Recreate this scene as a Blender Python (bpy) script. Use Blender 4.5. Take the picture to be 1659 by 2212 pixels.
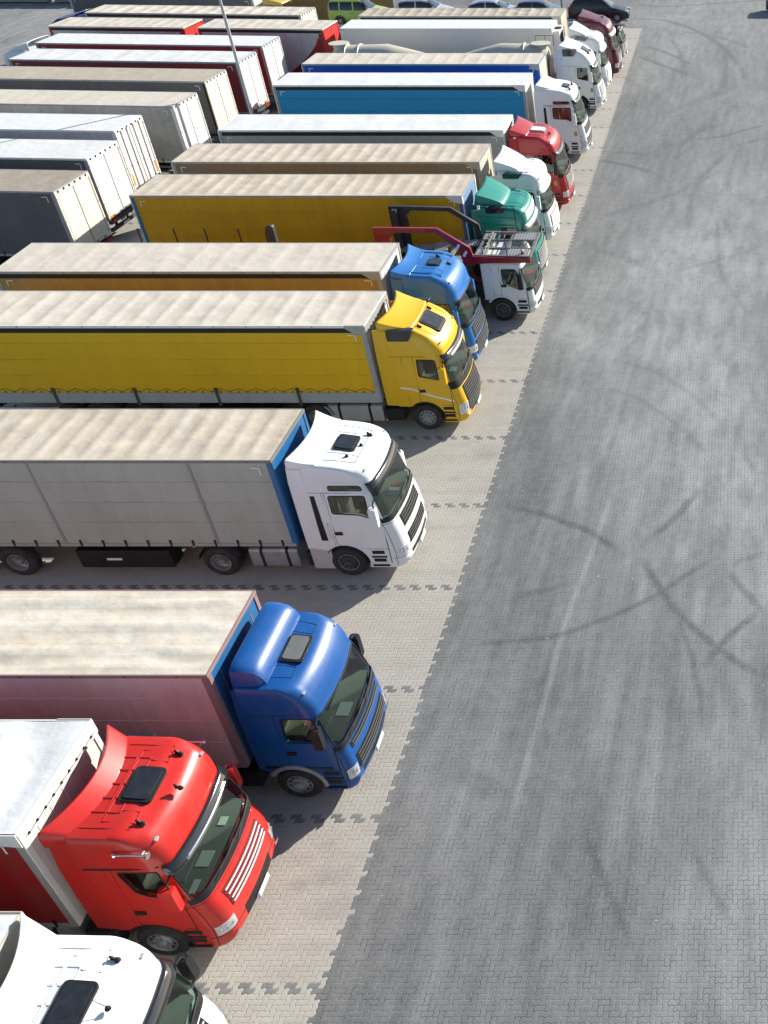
import bpy, bmesh, math, random
import numpy as np
from mathutils import Vector, Matrix, noise
R=math.radians; PI=math.pi
random.seed(5)
sc=bpy.context.scene
for o in list(bpy.data.objects): bpy.data.objects.remove(o)
COL=sc.collection

# ---------------- camera, sky, sun, exposure ----------------
cam=bpy.data.cameras.new('camera'); co=bpy.data.objects.new('camera',cam); COL.objects.link(co)
co.location=(0,0,19); co.rotation_euler=(R(90-37.28),0,0)
cam.sensor_width=36; cam.lens=36*2203/2212; cam.shift_x=-0.3452; cam.clip_end=3000; cam.clip_start=.5
sc.camera=co
SUN_AZ=R(49); SUN_EL=R(23.7)      # azimuth from +X towards +Y
w=bpy.data.worlds.new('World'); sc.world=w; w.use_nodes=True
nt=w.node_tree; bg=nt.nodes['Background']; sk=nt.nodes.new('ShaderNodeTexSky')
sk.sky_type='NISHITA'; sk.sun_disc=False; sk.sun_elevation=SUN_EL; sk.sun_rotation=PI/2-SUN_AZ
sk.air_density=1.0; sk.dust_density=.6; sk.ozone_density=1.2
nt.links.new(sk.outputs[0],bg.inputs[0]); bg.inputs[1].default_value=0.085
sl=bpy.data.lights.new('sun','SUN'); sl.energy=5.0; sl.angle=R(.5); sl.color=(1,.965,.87)
so=bpy.data.objects.new('sun',sl); COL.objects.link(so)
S=Vector((math.cos(SUN_EL)*math.cos(SUN_AZ),math.cos(SUN_EL)*math.sin(SUN_AZ),math.sin(SUN_EL)))
so.rotation_euler=S.to_track_quat('Z','Y').to_euler(); so.location=S*60
vs=sc.view_settings; vs.view_transform='Standard'; vs.look='None'; vs.exposure=0.80; vs.gamma=1

# ---------------- materials ----------------
def _n(nt,t,**k):
    n=nt.nodes.new(t)
    for a,b in k.items(): setattr(n,a,b)
    return n
MATS={}
def mat(name,color,rough=.5,metal=0,coat=0,dirt=0,dcol=(.25,.22,.18),scale=2.0,bump=0,bscale=40,stretch=(1,1,1),emit=None,var=0,spec=.5):
    if name in MATS: return MATS[name]
    m=bpy.data.materials.new(name); m.use_nodes=True; nt=m.node_tree; b=nt.nodes['Principled BSDF']
    b.inputs['Base Color'].default_value=(*color,1); b.inputs['Roughness'].default_value=rough
    b.inputs['Metallic'].default_value=metal; b.inputs['Coat Weight'].default_value=coat; b.inputs['Coat Roughness'].default_value=.08
    b.inputs['Specular IOR Level'].default_value=spec
    if dirt or var or bump:
        tc=_n(nt,'ShaderNodeTexCoord'); mp=_n(nt,'ShaderNodeMapping'); mp.inputs['Scale'].default_value=stretch
        oi=_n(nt,'ShaderNodeObjectInfo'); ad=_n(nt,'ShaderNodeVectorMath',operation='ADD')
        sc_=_n(nt,'ShaderNodeVectorMath',operation='SCALE'); cb=_n(nt,'ShaderNodeCombineXYZ')
        nt.links.new(oi.outputs['Random'],cb.inputs[0]); nt.links.new(oi.outputs['Random'],cb.inputs[1])
        nt.links.new(cb.outputs[0],sc_.inputs[0]); sc_.inputs['Scale'].default_value=37
        nt.links.new(tc.outputs['Object'],ad.inputs[0]); nt.links.new(sc_.outputs[0],ad.inputs[1]); nt.links.new(ad.outputs[0],mp.inputs[0])
        if dirt or var:
            no=_n(nt,'ShaderNodeTexNoise'); no.inputs['Scale'].default_value=scale; no.inputs['Detail'].default_value=7; no.inputs['Roughness'].default_value=.62
            nt.links.new(mp.outputs[0],no.inputs['Vector'])
            rp=_n(nt,'ShaderNodeMapRange'); rp.inputs[1].default_value=.42; rp.inputs[2].default_value=.72; rp.inputs[3].default_value=0; rp.inputs[4].default_value=max(dirt,var)
            nt.links.new(no.outputs[0],rp.inputs[0])
            mx=_n(nt,'ShaderNodeMix',data_type='RGBA'); mx.inputs['A'].default_value=(*color,1); mx.inputs['B'].default_value=(*dcol,1)
            nt.links.new(rp.outputs[0],mx.inputs['Factor']); nt.links.new(mx.outputs['Result'],b.inputs['Base Color'])
            r2=_n(nt,'ShaderNodeMath',operation='MULTIPLY_ADD'); nt.links.new(rp.outputs[0],r2.inputs[0]); r2.inputs[1].default_value=.35; r2.inputs[2].default_value=rough
            nt.links.new(r2.outputs[0],b.inputs['Roughness'])
        if bump:
            n2=_n(nt,'ShaderNodeTexNoise'); n2.inputs['Scale'].default_value=bscale; n2.inputs['Detail'].default_value=3
            nt.links.new(mp.outputs[0],n2.inputs['Vector'])
            bp=_n(nt,'ShaderNodeBump'); bp.inputs['Strength'].default_value=bump; bp.inputs['Distance'].default_value=.02
            nt.links.new(n2.outputs[0],bp.inputs['Height']); nt.links.new(bp.outputs[0],b.inputs['Normal'])
    MATS[name]=m; return m
def paint(name,c,dirt=.18,metal=0): return mat('paint_'+name,c,.34,metal,.28,dirt=dirt+.14,dcol=tuple(x*.66+.055 for x in c),scale=1.7,stretch=(1,1,.45),spec=.4)
BLACK=mat('black_plastic',(.014,.014,.016),.5,dirt=.4,dcol=(.04,.04,.038),scale=3,spec=.3)
RUBBER=mat('tyre_rubber',(.022,.022,.023),.85,dirt=.5,dcol=(.08,.075,.07),scale=6)
DARK=mat('dark_underside',(.02,.02,.022),.8,dirt=.4,dcol=(.06,.055,.05),scale=2)
INT=mat('cab_interior',(.035,.034,.034),.8)
SEATM=mat('seat_fabric',(.20,.19,.165),.9)
DASHM=mat('dashboard_plastic',(.20,.21,.19),.6)
CHASS=mat('chassis_steel',(.06,.06,.062),.7,.2,dirt=.6,dcol=(.14,.12,.10),scale=3)
CHROME=mat('chrome',(.75,.75,.76),.18,1)
STEEL=mat('rim_steel',(.42,.42,.43),.4,.7,dirt=.5,dcol=(.12,.11,.10),scale=7)
DRIM=mat('dark_rim',(.10,.10,.105),.5,.5,dirt=.5,dcol=(.12,.11,.10),scale=7)
ALU=mat('brushed_aluminium',(.42,.43,.45),.42,.55,dirt=.6,dcol=(.20,.19,.18),scale=2.5)
GREYM=mat('grey_painted_metal',(.30,.305,.31),.5,dirt=.5,dcol=(.16,.15,.14),scale=2)
LAMPW=mat('headlamp_lens',(.62,.64,.66),.08,.35,.8)
AMBER=mat('amber_lens',(.75,.20,.02),.25,0,.5)
REDL=mat('red_lens',(.45,.015,.015),.25,0,.5)
ORANGE=mat('orange_marker_board',(.75,.28,.02),.6)
WHITEB=mat('white_board',(.78,.78,.76),.6)
MIRG=mat('mirror_glass',(.6,.62,.65),.04,1)
SEAM=mat('panel_gap',(.012,.012,.013),.9)
REFL=mat('reflective_tape',(.75,.74,.70),.5)
REDT=mat('red_tape',(.34,.16,.12),.6)
STICK=mat('yellow_sticker',(.55,.42,.14),.6)
PAPER=mat('paper',(.8,.82,.8),.8)
REDP=mat('red_card',(.7,.08,.05),.7)
BLUEP=mat('blue_card',(.05,.2,.45),.7)
def glassmat(name,tint,refl=.06,tr=.55):
    m=bpy.data.materials.new(name); m.use_nodes=True; nt=m.node_tree; nt.nodes.clear()
    o=_n(nt,'ShaderNodeOutputMaterial'); t=_n(nt,'ShaderNodeBsdfTransparent'); g=_n(nt,'ShaderNodeBsdfGlossy'); mx=_n(nt,'ShaderNodeMixShader'); f=_n(nt,'ShaderNodeFresnel')
    t.inputs[0].default_value=(tint[0]*tr,tint[1]*tr,tint[2]*tr,1); g.inputs['Roughness'].default_value=.03; f.inputs[0].default_value=1.5
    g.inputs[0].default_value=(.9,.95,.95,1)
    a=_n(nt,'ShaderNodeMath',operation='MULTIPLY_ADD'); nt.links.new(f.outputs[0],a.inputs[0]); a.inputs[1].default_value=.75; a.inputs[2].default_value=refl; a.use_clamp=True
    nt.links.new(a.outputs[0],mx.inputs[0]); nt.links.new(t.outputs[0],mx.inputs[1]); nt.links.new(g.outputs[0],mx.inputs[2]); nt.links.new(mx.outputs[0],o.inputs[0])
    return m
GLASS=glassmat('windscreen_glass',(.78,.95,.85),.03,.74)
SGLASS=glassmat('side_glass',(.85,.92,.86),.03,.7)
HGLASS=mat('hatch_glass',(.016,.018,.022),.12,0,.6,dirt=.25,dcol=(.06,.06,.06),scale=6)
SMOKE=mat('smoked_visor',(.015,.015,.018),.12,0,.7)

def tarp(name,c,dc,d=.75,ribs=0,long=0,scale=1.1,per=0):
    """tarpaulin roof: dusty stains, streaks across or along, creases"""
    k='tarp_'+name
    if k in MATS: return MATS[k]
    m=bpy.data.materials.new(k); m.use_nodes=True; nt=m.node_tree; b=nt.nodes['Principled BSDF']; b.inputs['Roughness'].default_value=.62
    b.inputs['Specular IOR Level'].default_value=.25
    tc=_n(nt,'ShaderNodeTexCoord'); oi=_n(nt,'ShaderNodeObjectInfo'); cb=_n(nt,'ShaderNodeCombineXYZ'); sc_=_n(nt,'ShaderNodeVectorMath',operation='SCALE'); ad=_n(nt,'ShaderNodeVectorMath',operation='ADD')
    for i in range(2): nt.links.new(oi.outputs['Random'],cb.inputs[i])
    nt.links.new(cb.outputs[0],sc_.inputs[0]); sc_.inputs['Scale'].default_value=53
    nt.links.new(tc.outputs['Object'],ad.inputs[0]); nt.links.new(sc_.outputs[0],ad.inputs[1])
    def noi(st,s,det=6,r=.6):
        mp=_n(nt,'ShaderNodeMapping'); mp.inputs['Scale'].default_value=st; nt.links.new(ad.outputs[0],mp.inputs[0])
        n=_n(nt,'ShaderNodeTexNoise'); n.inputs['Scale'].default_value=s; n.inputs['Detail'].default_value=det; n.inputs['Roughness'].default_value=r
        nt.links.new(mp.outputs[0],n.inputs['Vector']); return n
    a=noi((.35,1,1) if long else (1.3,.55,1),scale); b2=noi((1,1,1),3.2,8,.7); c3=noi((.12,2.2,1) if long else (1.4,.5,1),1.0,4)
    s1=_n(nt,'ShaderNodeMath',operation='ADD'); nt.links.new(a.outputs[0],s1.inputs[0]); nt.links.new(b2.outputs[0],s1.inputs[1])
    s2=_n(nt,'ShaderNodeMath',operation='ADD'); nt.links.new(s1.outputs[0],s2.inputs[0]); nt.links.new(c3.outputs[0],s2.inputs[1])
    if per:
        spx=_n(nt,'ShaderNodeSeparateXYZ'); nt.links.new(tc.outputs['Object'],spx.inputs[0])
        f1=_n(nt,'ShaderNodeMath',operation='MULTIPLY'); nt.links.new(spx.outputs[1 if long else 0],f1.inputs[0]); f1.inputs[1].default_value=1/per
        f2=_n(nt,'ShaderNodeMath',operation='FRACT'); nt.links.new(f1.outputs[0],f2.inputs[0])
        f3=_n(nt,'ShaderNodeMath',operation='POWER'); nt.links.new(f2.outputs[0],f3.inputs[0]); f3.inputs[1].default_value=5
        f4=_n(nt,'ShaderNodeMath',operation='MULTIPLY_ADD'); nt.links.new(f3.outputs[0],f4.inputs[0]); f4.inputs[1].default_value=.24; nt.links.new(s2.outputs[0],f4.inputs[2]); s2=f4
    mr=_n(nt,'ShaderNodeMapRange'); mr.inputs[1].default_value=1.22; mr.inputs[2].default_value=2.0; mr.inputs[3].default_value=0; mr.inputs[4].default_value=d; nt.links.new(s2.outputs[0],mr.inputs[0])
    mx=_n(nt,'ShaderNodeMix',data_type='RGBA'); mx.inputs['A'].default_value=(*c,1); mx.inputs['B'].default_value=(*dc,1)
    nt.links.new(mr.outputs[0],mx.inputs['Factor']); nt.links.new(mx.outputs['Result'],b.inputs['Base Color'])
    n4=noi((1,1,1),2.2,4,.5); bp=_n(nt,'ShaderNodeBump'); bp.inputs['Strength'].default_value=.5; bp.inputs['Distance'].default_value=.05
    nt.links.new(n4.outputs[0],bp.inputs['Height']); nt.links.new(bp.outputs[0],b.inputs['Normal'])
    MATS[k]=m; return m
def curtain(name,c,dirt=.55,dc=None):
    """side curtain: vertical dirt runs and a faint weave"""
    k='curtain_'+name
    if k in MATS: return MATS[k]
    dc=dc or tuple(x*.45+.04 for x in c)
    m=bpy.data.materials.new(k); m.use_nodes=True; nt=m.node_tree; b=nt.nodes['Principled BSDF']; b.inputs['Roughness'].default_value=.55; b.inputs['Specular IOR Level'].default_value=.35
    tc=_n(nt,'ShaderNodeTexCoord')
    def noi(st,s,det=6,r=.6):
        mp=_n(nt,'ShaderNodeMapping'); mp.inputs['Scale'].default_value=st; nt.links.new(tc.outputs['Object'],mp.inputs[0])
        n=_n(nt,'ShaderNodeTexNoise'); n.inputs['Scale'].default_value=s; n.inputs['Detail'].default_value=det; n.inputs['Roughness'].default_value=r
        nt.links.new(mp.outputs[0],n.inputs['Vector']); return n
    a=noi((2.2,1,.18),1.4,7,.65); b2=noi((.5,1,1),1.1)
    s1=_n(nt,'ShaderNodeMath',operation='ADD'); nt.links.new(a.outputs[0],s1.inputs[0]); nt.links.new(b2.outputs[0],s1.inputs[1])
    mr=_n(nt,'ShaderNodeMapRange'); mr.inputs[1].default_value=.85; mr.inputs[2].default_value=1.3; mr.inputs[3].default_value=0; mr.inputs[4].default_value=dirt; nt.links.new(s1.outputs[0],mr.inputs[0])
    mx=_n(nt,'ShaderNodeMix',data_type='RGBA'); mx.inputs['A'].default_value=(*c,1); mx.inputs['B'].default_value=(*dc,1)
    nt.links.new(mr.outputs[0],mx.inputs['Factor']); nt.links.new(mx.outputs['Result'],b.inputs['Base Color'])
    n4=noi((1.2,1,.25),1.6,3,.5); bp=_n(nt,'ShaderNodeBump'); bp.inputs['Strength'].default_value=.6; bp.inputs['Distance'].default_value=.12
    nt.links.new(n4.outputs[0],bp.inputs['Height']); nt.links.new(bp.outputs[0],b.inputs['Normal'])
    MATS[k]=m; return m

# ---------------- mesh builder ----------------
class MB:
    def __init__(s): s.v=[]; s.f=[]; s.m=[]
    def add(s,vs,fs,mi=0):
        o=len(s.v); s.v+= [tuple(v) for v in vs]
        for f in fs: s.f.append(tuple(o+i for i in f)); s.m.append(mi)
    def box(s,c,d,mi=0,ch=0,rot=None):
        cx,cy,cz=c; hx,hy,hz=[a/2 for a in d]
        if not ch:
            vs=[(x,y,z) for x in (-hx,hx) for y in (-hy,hy) for z in (-hz,hz)]
            fs=[(0,1,3,2),(4,6,7,5),(0,4,5,1),(2,3,7,6),(0,2,6,4),(1,5,7,3)]
        else:
            bm=bmesh.new(); ch=min(ch,.95*min(hx,hy,hz))
            for sx in(-1,1):
                for sy in(-1,1):
                    for sz in(-1,1):
                        for p in ((hx-ch,hy,hz),(hx,hy-ch,hz),(hx,hy,hz-ch)): bm.verts.new((p[0]*sx,p[1]*sy,p[2]*sz))
                        k=.3*ch; bm.verts.new(((hx-k)*sx,(hy-k)*sy,(hz-k)*sz))
            r=bmesh.ops.convex_hull(bm,input=bm.verts); bm.normal_update()
            bm.verts.index_update(); vs=[tuple(v.co) for v in bm.verts]; fs=[tuple(v.index for v in f.verts) for f in bm.faces]; bm.free()
        if rot is not None: vs=[tuple(rot@Vector(v)) for v in vs]
        s.add([(a+cx,b+cy,c_+cz) for a,b,c_ in vs],fs,mi)
    def tube(s,pts,r,n=6,mi=0,closed=False,cap=True):
        pts=[Vector(p) for p in pts]; rings=[]; N=len(pts); up=Vector((0,0,1))
        for i,p in enumerate(pts):
            if closed: t=(pts[(i+1)%N]-pts[i-1])
            else: t=(pts[min(i+1,N-1)]-pts[max(i-1,0)])
            if t.length<1e-9: t=Vector((1,0,0))
            t.normalize(); u=t.cross(up)
            if u.length<.05: u=t.cross(Vector((0,1,0)))
            u.normalize(); w_=t.cross(u); rr=r[i] if isinstance(r,(list,tuple)) else r
            rings.append([p+u*math.cos(2*PI*k/n)*rr+w_*math.sin(2*PI*k/n)*rr for k in range(n)])
        vs=[q for g in rings for q in g]; fs=[]
        for i in range(N if closed else N-1):
            j=(i+1)%N
            for k in range(n): fs.append((i*n+k,i*n+(k+1)%n,j*n+(k+1)%n,j*n+k))
        if cap and not closed: fs+= [tuple(range(n))[::-1],tuple((N-1)*n+k for k in range(n))]
        s.add(vs,fs,mi)
    def lathe(s,prof,c=(0,0,0),axis='y',n=32,mi=0):
        """prof list of (a,r): a along axis"""
        vs=[];fs=[]
        for a,r in prof:
            for k in range(n):
                t=2*PI*k/n; u,v=r*math.cos(t),r*math.sin(t)
                p={'y':(u,a,v),'x':(a,u,v),'z':(u,v,a)}[axis]; vs.append((p[0]+c[0],p[1]+c[1],p[2]+c[2]))
        for i in range(len(prof)-1):
            for k in range(n): fs.append((i*n+k,i*n+(k+1)%n,(i+1)*n+(k+1)%n,(i+1)*n+k))
        s.add(vs,fs,mi)
    def prism(s,poly,a0,a1,axis='y',mi=0):
        """poly 2D in remaining axes order (x,z) for y, (y,z) for x, (x,y) for z"""
        n=len(poly)
        def P(p,a): return {'y':(p[0],a,p[1]),'x':(a,p[0],p[1]),'z':(p[0],p[1],a)}[axis]
        vs=[P(p,a0) for p in poly]+[P(p,a1) for p in poly]
        fs=[tuple(range(n)),tuple(range(2*n-1,n-1,-1))]+[(i,i+n,(i+1)%n+n,(i+1)%n) for i in range(n)]
        s.add(vs,fs,mi)
    def grid(s,fn,nu,nv,mi=0):
        vs=[fn(i/nu,j/nv) for i in range(nu+1) for j in range(nv+1)]
        fs=[(i*(nv+1)+j,(i+1)*(nv+1)+j,(i+1)*(nv+1)+j+1,i*(nv+1)+j+1) for i in range(nu) for j in range(nv)]
        s.add(vs,fs,mi)
    def mesh(s,name,mats,angle=35,recalc=True):
        me=bpy.data.meshes.new(name); me.from_pydata([tuple(v) for v in s.v],[],s.f)
        for m in mats: me.materials.append(m)
        me.polygons.foreach_set('material_index',s.m)
        if recalc:
            bm=bmesh.new(); bm.from_mesh(me); bmesh.ops.recalc_face_normals(bm,faces=bm.faces); bm.to_mesh(me); bm.free()
        smooth(me,angle); me.update(); return me
def smooth(me,angle=35):
    me.polygons.foreach_set('use_smooth',[True]*len(me.polygons))
    try: me.set_sharp_from_angle(angle=R(angle))
    except Exception: pass
def obj(name,mb,mats,parent=None,loc=None,solid=0,angle=35,rot=None):
    if not isinstance(mats,(list,tuple)): mats=[mats]
    me=mb.mesh(name,mats,angle,recalc=(solid==0)) if isinstance(mb,MB) else mb
    o=bpy.data.objects.new(name,me); COL.objects.link(o); o.parent=parent
    if loc: o.location=loc
    if rot: o.rotation_euler=rot
    if solid:
        md=o.modifiers.new('thickness','SOLIDIFY'); md.thickness=solid; md.offset=0
    return o
def thing(name,label,cat,loc=(0,0,0),rz=0,group=None):
    o=bpy.data.objects.new(name,None); COL.objects.link(o); o.location=loc; o.rotation_euler=(0,0,rz); o.empty_display_size=.5
    o['label']=label; o['category']=cat
    if group: o['group']=group
    return o
def lerp(a,b,t): return a+(b-a)*t
def interp(tab,x):
    if x<=tab[0][0]: return tab[0][1]
    for (a,b),(c,d) in zip(tab,tab[1:]):
        if x<=c: return b+(d-b)*(x-a)/(c-a)
    return tab[-1][1]
def roundpoly(pts,r,n=4):
    out=[];N=len(pts)
    for i in range(N):
        p=Vector(pts[i]);a=(Vector(pts[i-1])-p);b=(Vector(pts[(i+1)%N])-p)
        ra=min(r,a.length*.45,b.length*.45); A=p+a.normalized()*ra; B=p+b.normalized()*ra
        for k in range(n+1):
            t=k/n; out.append(tuple(A*(1-t)**2+p*2*t*(1-t)+B*t*t))
    return out

# ---------------- cab ----------------
DEF=dict(L=2.2,W=1.25,prof=[(.28,-.10),(.42,-.01),(.9,0),(1.3,-.02),(1.95,-.08),(3.0,-.36),(3.1,-.38)],c=.12,rfx=.38,rfy=.34,zs=3.05,
 H=[(-2.4,3.8),(-1.2,3.65),(-.6,3.5)],Rf=.55,nf=2.1,Rs=.16,ns=2.6,ws=(1.98,2.92),
 win=[(-1.45,2.8),(-.62,2.8),(-.62,2.02),(-1.1,2.10),(-1.45,2.16)],belt=.03,wheel=-1.5,zb=.34)
class Cab:
    def __init__(s,**k):
        s.p=dict(DEF); s.p.update(k); s.__dict__.update(s.p); s.Hf=s.Hx(s.F0(s.zs)-s.Rf)
    def F0(s,z): return interp(s.prof,z)
    def Hx(s,x): return interp(s.H,x)
    def zr(s,x,y):
        xf=s.F0(s.zs)-s.Rf; W=s.Wd(s.zs,1); return s.Hx(x)+.035*max(0,1-(y/W)**2)*min(1,max(0,(xf-x)/.3))
    def q(s,z): return min(1,max(0,(z-s.zs)/(s.Hf-s.zs)))
    def F(s,z):
        if z<=s.zs: return s.F0(z)
        q=s.q(z); return s.F0(s.zs)-s.Rf*(1-max(0,1-q**s.nf)**(1/s.nf))
    def Wd(s,z,q=None):
        w_=s.W-s.belt*max(0,min(z,s.zs)-1.9)
        if q is None: q=s.q(z)
        return w_-s.Rs*(1-max(0,1-q**s.ns)**(1/s.ns))
    def half(s,F,W,off=0):
        rfx,rfy,c=s.rfx,s.rfy,s.c; y1=W-rfy; pts=[]
        for i in range(10): y=y1*i/10; pts.append((F-c*(y/W)**2,y))
        cx=F-c*(y1/W)**2-rfx
        for i in range(9): t=PI/2*i/8; pts.append((cx+rfx*math.cos(t),y1+rfy*math.sin(t)))
        for i in range(1,15): pts.append((lerp(cx,-s.L+.06,i/15),W))
        for i in range(4): t=PI/2*i/3; pts.append((-s.L+.06-.06*math.sin(t),W-.06+.06*math.cos(t)))
        pts.append((-s.L,W*.5)); pts.append((-s.L,0)); return pts
    def path(s,z,a,off=0):
        """point on front surface; a in -1..1, |a|<=.6 flat front, to 1 corner end"""
        F,W=s.F(z),s.Wd(z); y1=W-s.rfy; b=abs(a); sg=1 if a>=0 else -1
        if b<=.6:
            y=y1*b/.6; x=F-s.c*(y/W)**2; nx,ny=1,0
        else:
            t=PI/2*(b-.6)/.4; x=F-s.c*(y1/W)**2-s.rfx+(s.rfx)*math.cos(t); y=y1+s.rfy*math.sin(t); nx,ny=math.cos(t),math.sin(t)
        return (x+off*nx,sg*(y+off*ny),z)
    def side(s,x,z,off=0):
        F,W=s.F(z),s.Wd(z); y1=W-s.rfy; cx=F-s.c*(y1/W)**2-s.rfx
        if x<=cx: return W+off
        t=min(1,(x-cx)/s.rfx); return y1+s.rfy*math.sqrt(max(0,1-t*t))+off
    def rings(s):
        out=[]; zz=[s.zb+(s.zs-s.zb)*i/26 for i in range(27)]
        for z in zz: out.append([(x,y,z) for x,y in s.half(s.F0(z),s.Wd(z,0))])
        for q in (.12,.24,.36,.48,.58,.67,.75,.82,.88,.93,.965,.99,1):
            F=s.F0(s.zs)-s.Rf*(1-max(0,1-q**s.nf)**(1/s.nf)); W=s.Wd(s.zs,q)
            out.append([(x,y,s.zs+(s.Hx(x)-s.zs)*q) for x,y in s.half(F,W)])
        return out
    def body(s,mi=0):
        mb=MB(); rg=s.rings(); n=len(rg[0]); full=[]
        for r in rg: full.append([(x,y,z) for x,y,z in r]+[(x,-y,z) for x,y,z in r[-2:0:-1]])
        N=len(full[0]); vs=[v for r in full for v in r]; fs=[]
        for i in range(len(full)-1):
            for k in range(N): fs.append((i*N+k,i*N+(k+1)%N,(i+1)*N+(k+1)%N,(i+1)*N+k))
        fs.append(tuple(range(N))[::-1])
        top=(len(full)-1)*N; M=8; base=len(vs); T=rg[-1]
        # roof cap: rows between mirrored points
        idx=[[top]]
        for i in range(1,n-1):
            x,y,z=T[i]; row=[top+i]
            for j in range(1,M):
                yy=y*(1-2*j/M); row.append(len(vs)); vs.append((x,yy,z+.035*(1-(yy/y)**2)*(1-min(1,max(0,(x+.0-T[0][0]+.15)/.15))*0)*min(1,(T[0][0]-x)/.3+.0)))
            row.append(top+(N-i)%N); idx.append(row)
        idx.append([top+n-1])
        for a,b in zip(idx,idx[1:]):
            if len(a)==1: fs+=[(a[0],b[j+1],b[j]) for j in range(M)]
            elif len(b)==1: fs+=[(a[j],a[j+1],b[0]) for j in range(M)]
            else: fs+=[(a[j],a[j+1],b[j+1],b[j]) for j in range(M)]
        mb.add(vs,fs,mi); return mb
    def wspoly(s):
        z0,z1=s.ws; L=[]
        for i in range(7):
            z=lerp(z0,z1,i/6); L.append(s.path(z,lerp(.86,.80,i/6)))
        return L
    def build(s,paintm,parent,detail=2,extra=None):
        def tmp(mb,name):
            me=mb.mesh(name,[paintm,INT]); o=bpy.data.objects.new(name,me); COL.objects.link(o); return o
        body=tmp(s.body(0),'cab')
        cuts=[]
        k=dict(s.p); k.update(W=s.W-.07,L=s.L-.07,prof=[(z,x-.08) for z,x in s.prof],H=[(x,z-.09) for x,z in s.H],zb=1.08)
        cuts.append(tmp(Cab(**k).body(1),'cut'))
        L=s.wspoly(); poly=[(p[1],p[2]) for p in L]+[(-p[1],p[2]) for p in L[::-1]]
        m=MB(); m.prism(roundpoly(poly,.06,3),-.95,.4,'x',1); cuts.append(tmp(m,'cut'))
        for wpoly in s.wins():
            m=MB(); m.prism(roundpoly(wpoly,.07,4),-1.6,1.6,'y',1); cuts.append(tmp(m,'cut'))
        m=MB(); m.prism([(s.wheel+.6*math.cos(t*PI/16),.5+.6*math.sin(t*PI/16)) for t in range(32)],-1.6,1.6,'y',1); cuts.append(tmp(m,'cut'))
        m=MB(); m.box((s.wheel-1.5-.35,0,.3),(3,3,1.3),1); cuts.append(tmp(m,'cut'))
        for c in cuts:
            md=body.modifiers.new('b','BOOLEAN'); md.operation='DIFFERENCE'; md.solver='EXACT'; md.object=c
        dg=bpy.context.evaluated_depsgraph_get(); dg.update()
        me=bpy.data.meshes.new_from_object(body.evaluated_get(dg))
        for o in cuts+[body]: bpy.data.objects.remove(o)
        if extra:
            bm=bmesh.new(); bm.from_mesh(me); o=len(bm.verts)
            vs=[bm.verts.new(v) for v in extra.v]
            for f,mi in zip(extra.f,extra.m):
                try: nf=bm.faces.new([vs[i] for i in f]); nf.material_index=mi
                except ValueError: pass
            bm.to_mesh(me); bm.free()
        me.materials.clear(); 
        for m_ in (paintm,INT): me.materials.append(m_)
        me.name='cab'; smooth(me,32)
        o=bpy.data.objects.new('cab',me); COL.objects.link(o); o.parent=parent; return o
    def wins(s): return [s.win]+([s.win2] if getattr(s,'win2',None) else [])
    def outline_side(s,poly,off,sg): return [(x,sg*s.side(x,z,off),z) for x,z in poly]

def wheel(parent,x,y,side,kind='front',rimm=STEEL,rad=.5):
    w_=obj('wheel',tyre_mesh(kind,rad),[RUBBER],parent,(x,y,rad),rot=(0,random.random()*6,0) if False else None)
    w_.name='wheel'
    if side<0: w_.rotation_euler=(0,0,PI)
    obj('rim',rim_mesh(kind,rad,rimm),None,w_)
    return w_
_cache={}
def tyre_mesh(kind,rad):
    k=('t',kind,rad)
    if k in _cache: return _cache[k]
    mb=MB(); W=.30 if kind!='dual' else .62; f=rad/.5
    ri=.29*f
    pr=[(0,ri),(-.0,ri+.01),(.015,.40*f),(-.01,.455*f),(-.03,.485*f),(-.055,.5*f)]
    # outer side at y=+0, body extends to -W ; tread grooves
    pr=[(-.01,ri),(.02,.33*f),(.03,.40*f),(.012,.46*f),(-.02,.488*f),(-.045,.498*f)]
    for g in (-.10,-.15,-.20): pr+=[(g+.008,.5*f),(g+.006,.485*f),(g-.006,.485*f),(g-.008,.5*f)]
    if kind=='dual': pr+=[(-.27,.49*f),(-.30,.44*f),(-.33,.44*f),(-.36,.49*f),(-.40,.5*f)]
    pr+=[(-W+.05,.498*f),(-W+.01,.46*f),(-W,.38*f),(-W,.05)]
    mb.lathe(pr,n=36); me=mb.mesh('wheel',[RUBBER],30); _cache[k]=me; return me
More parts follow.
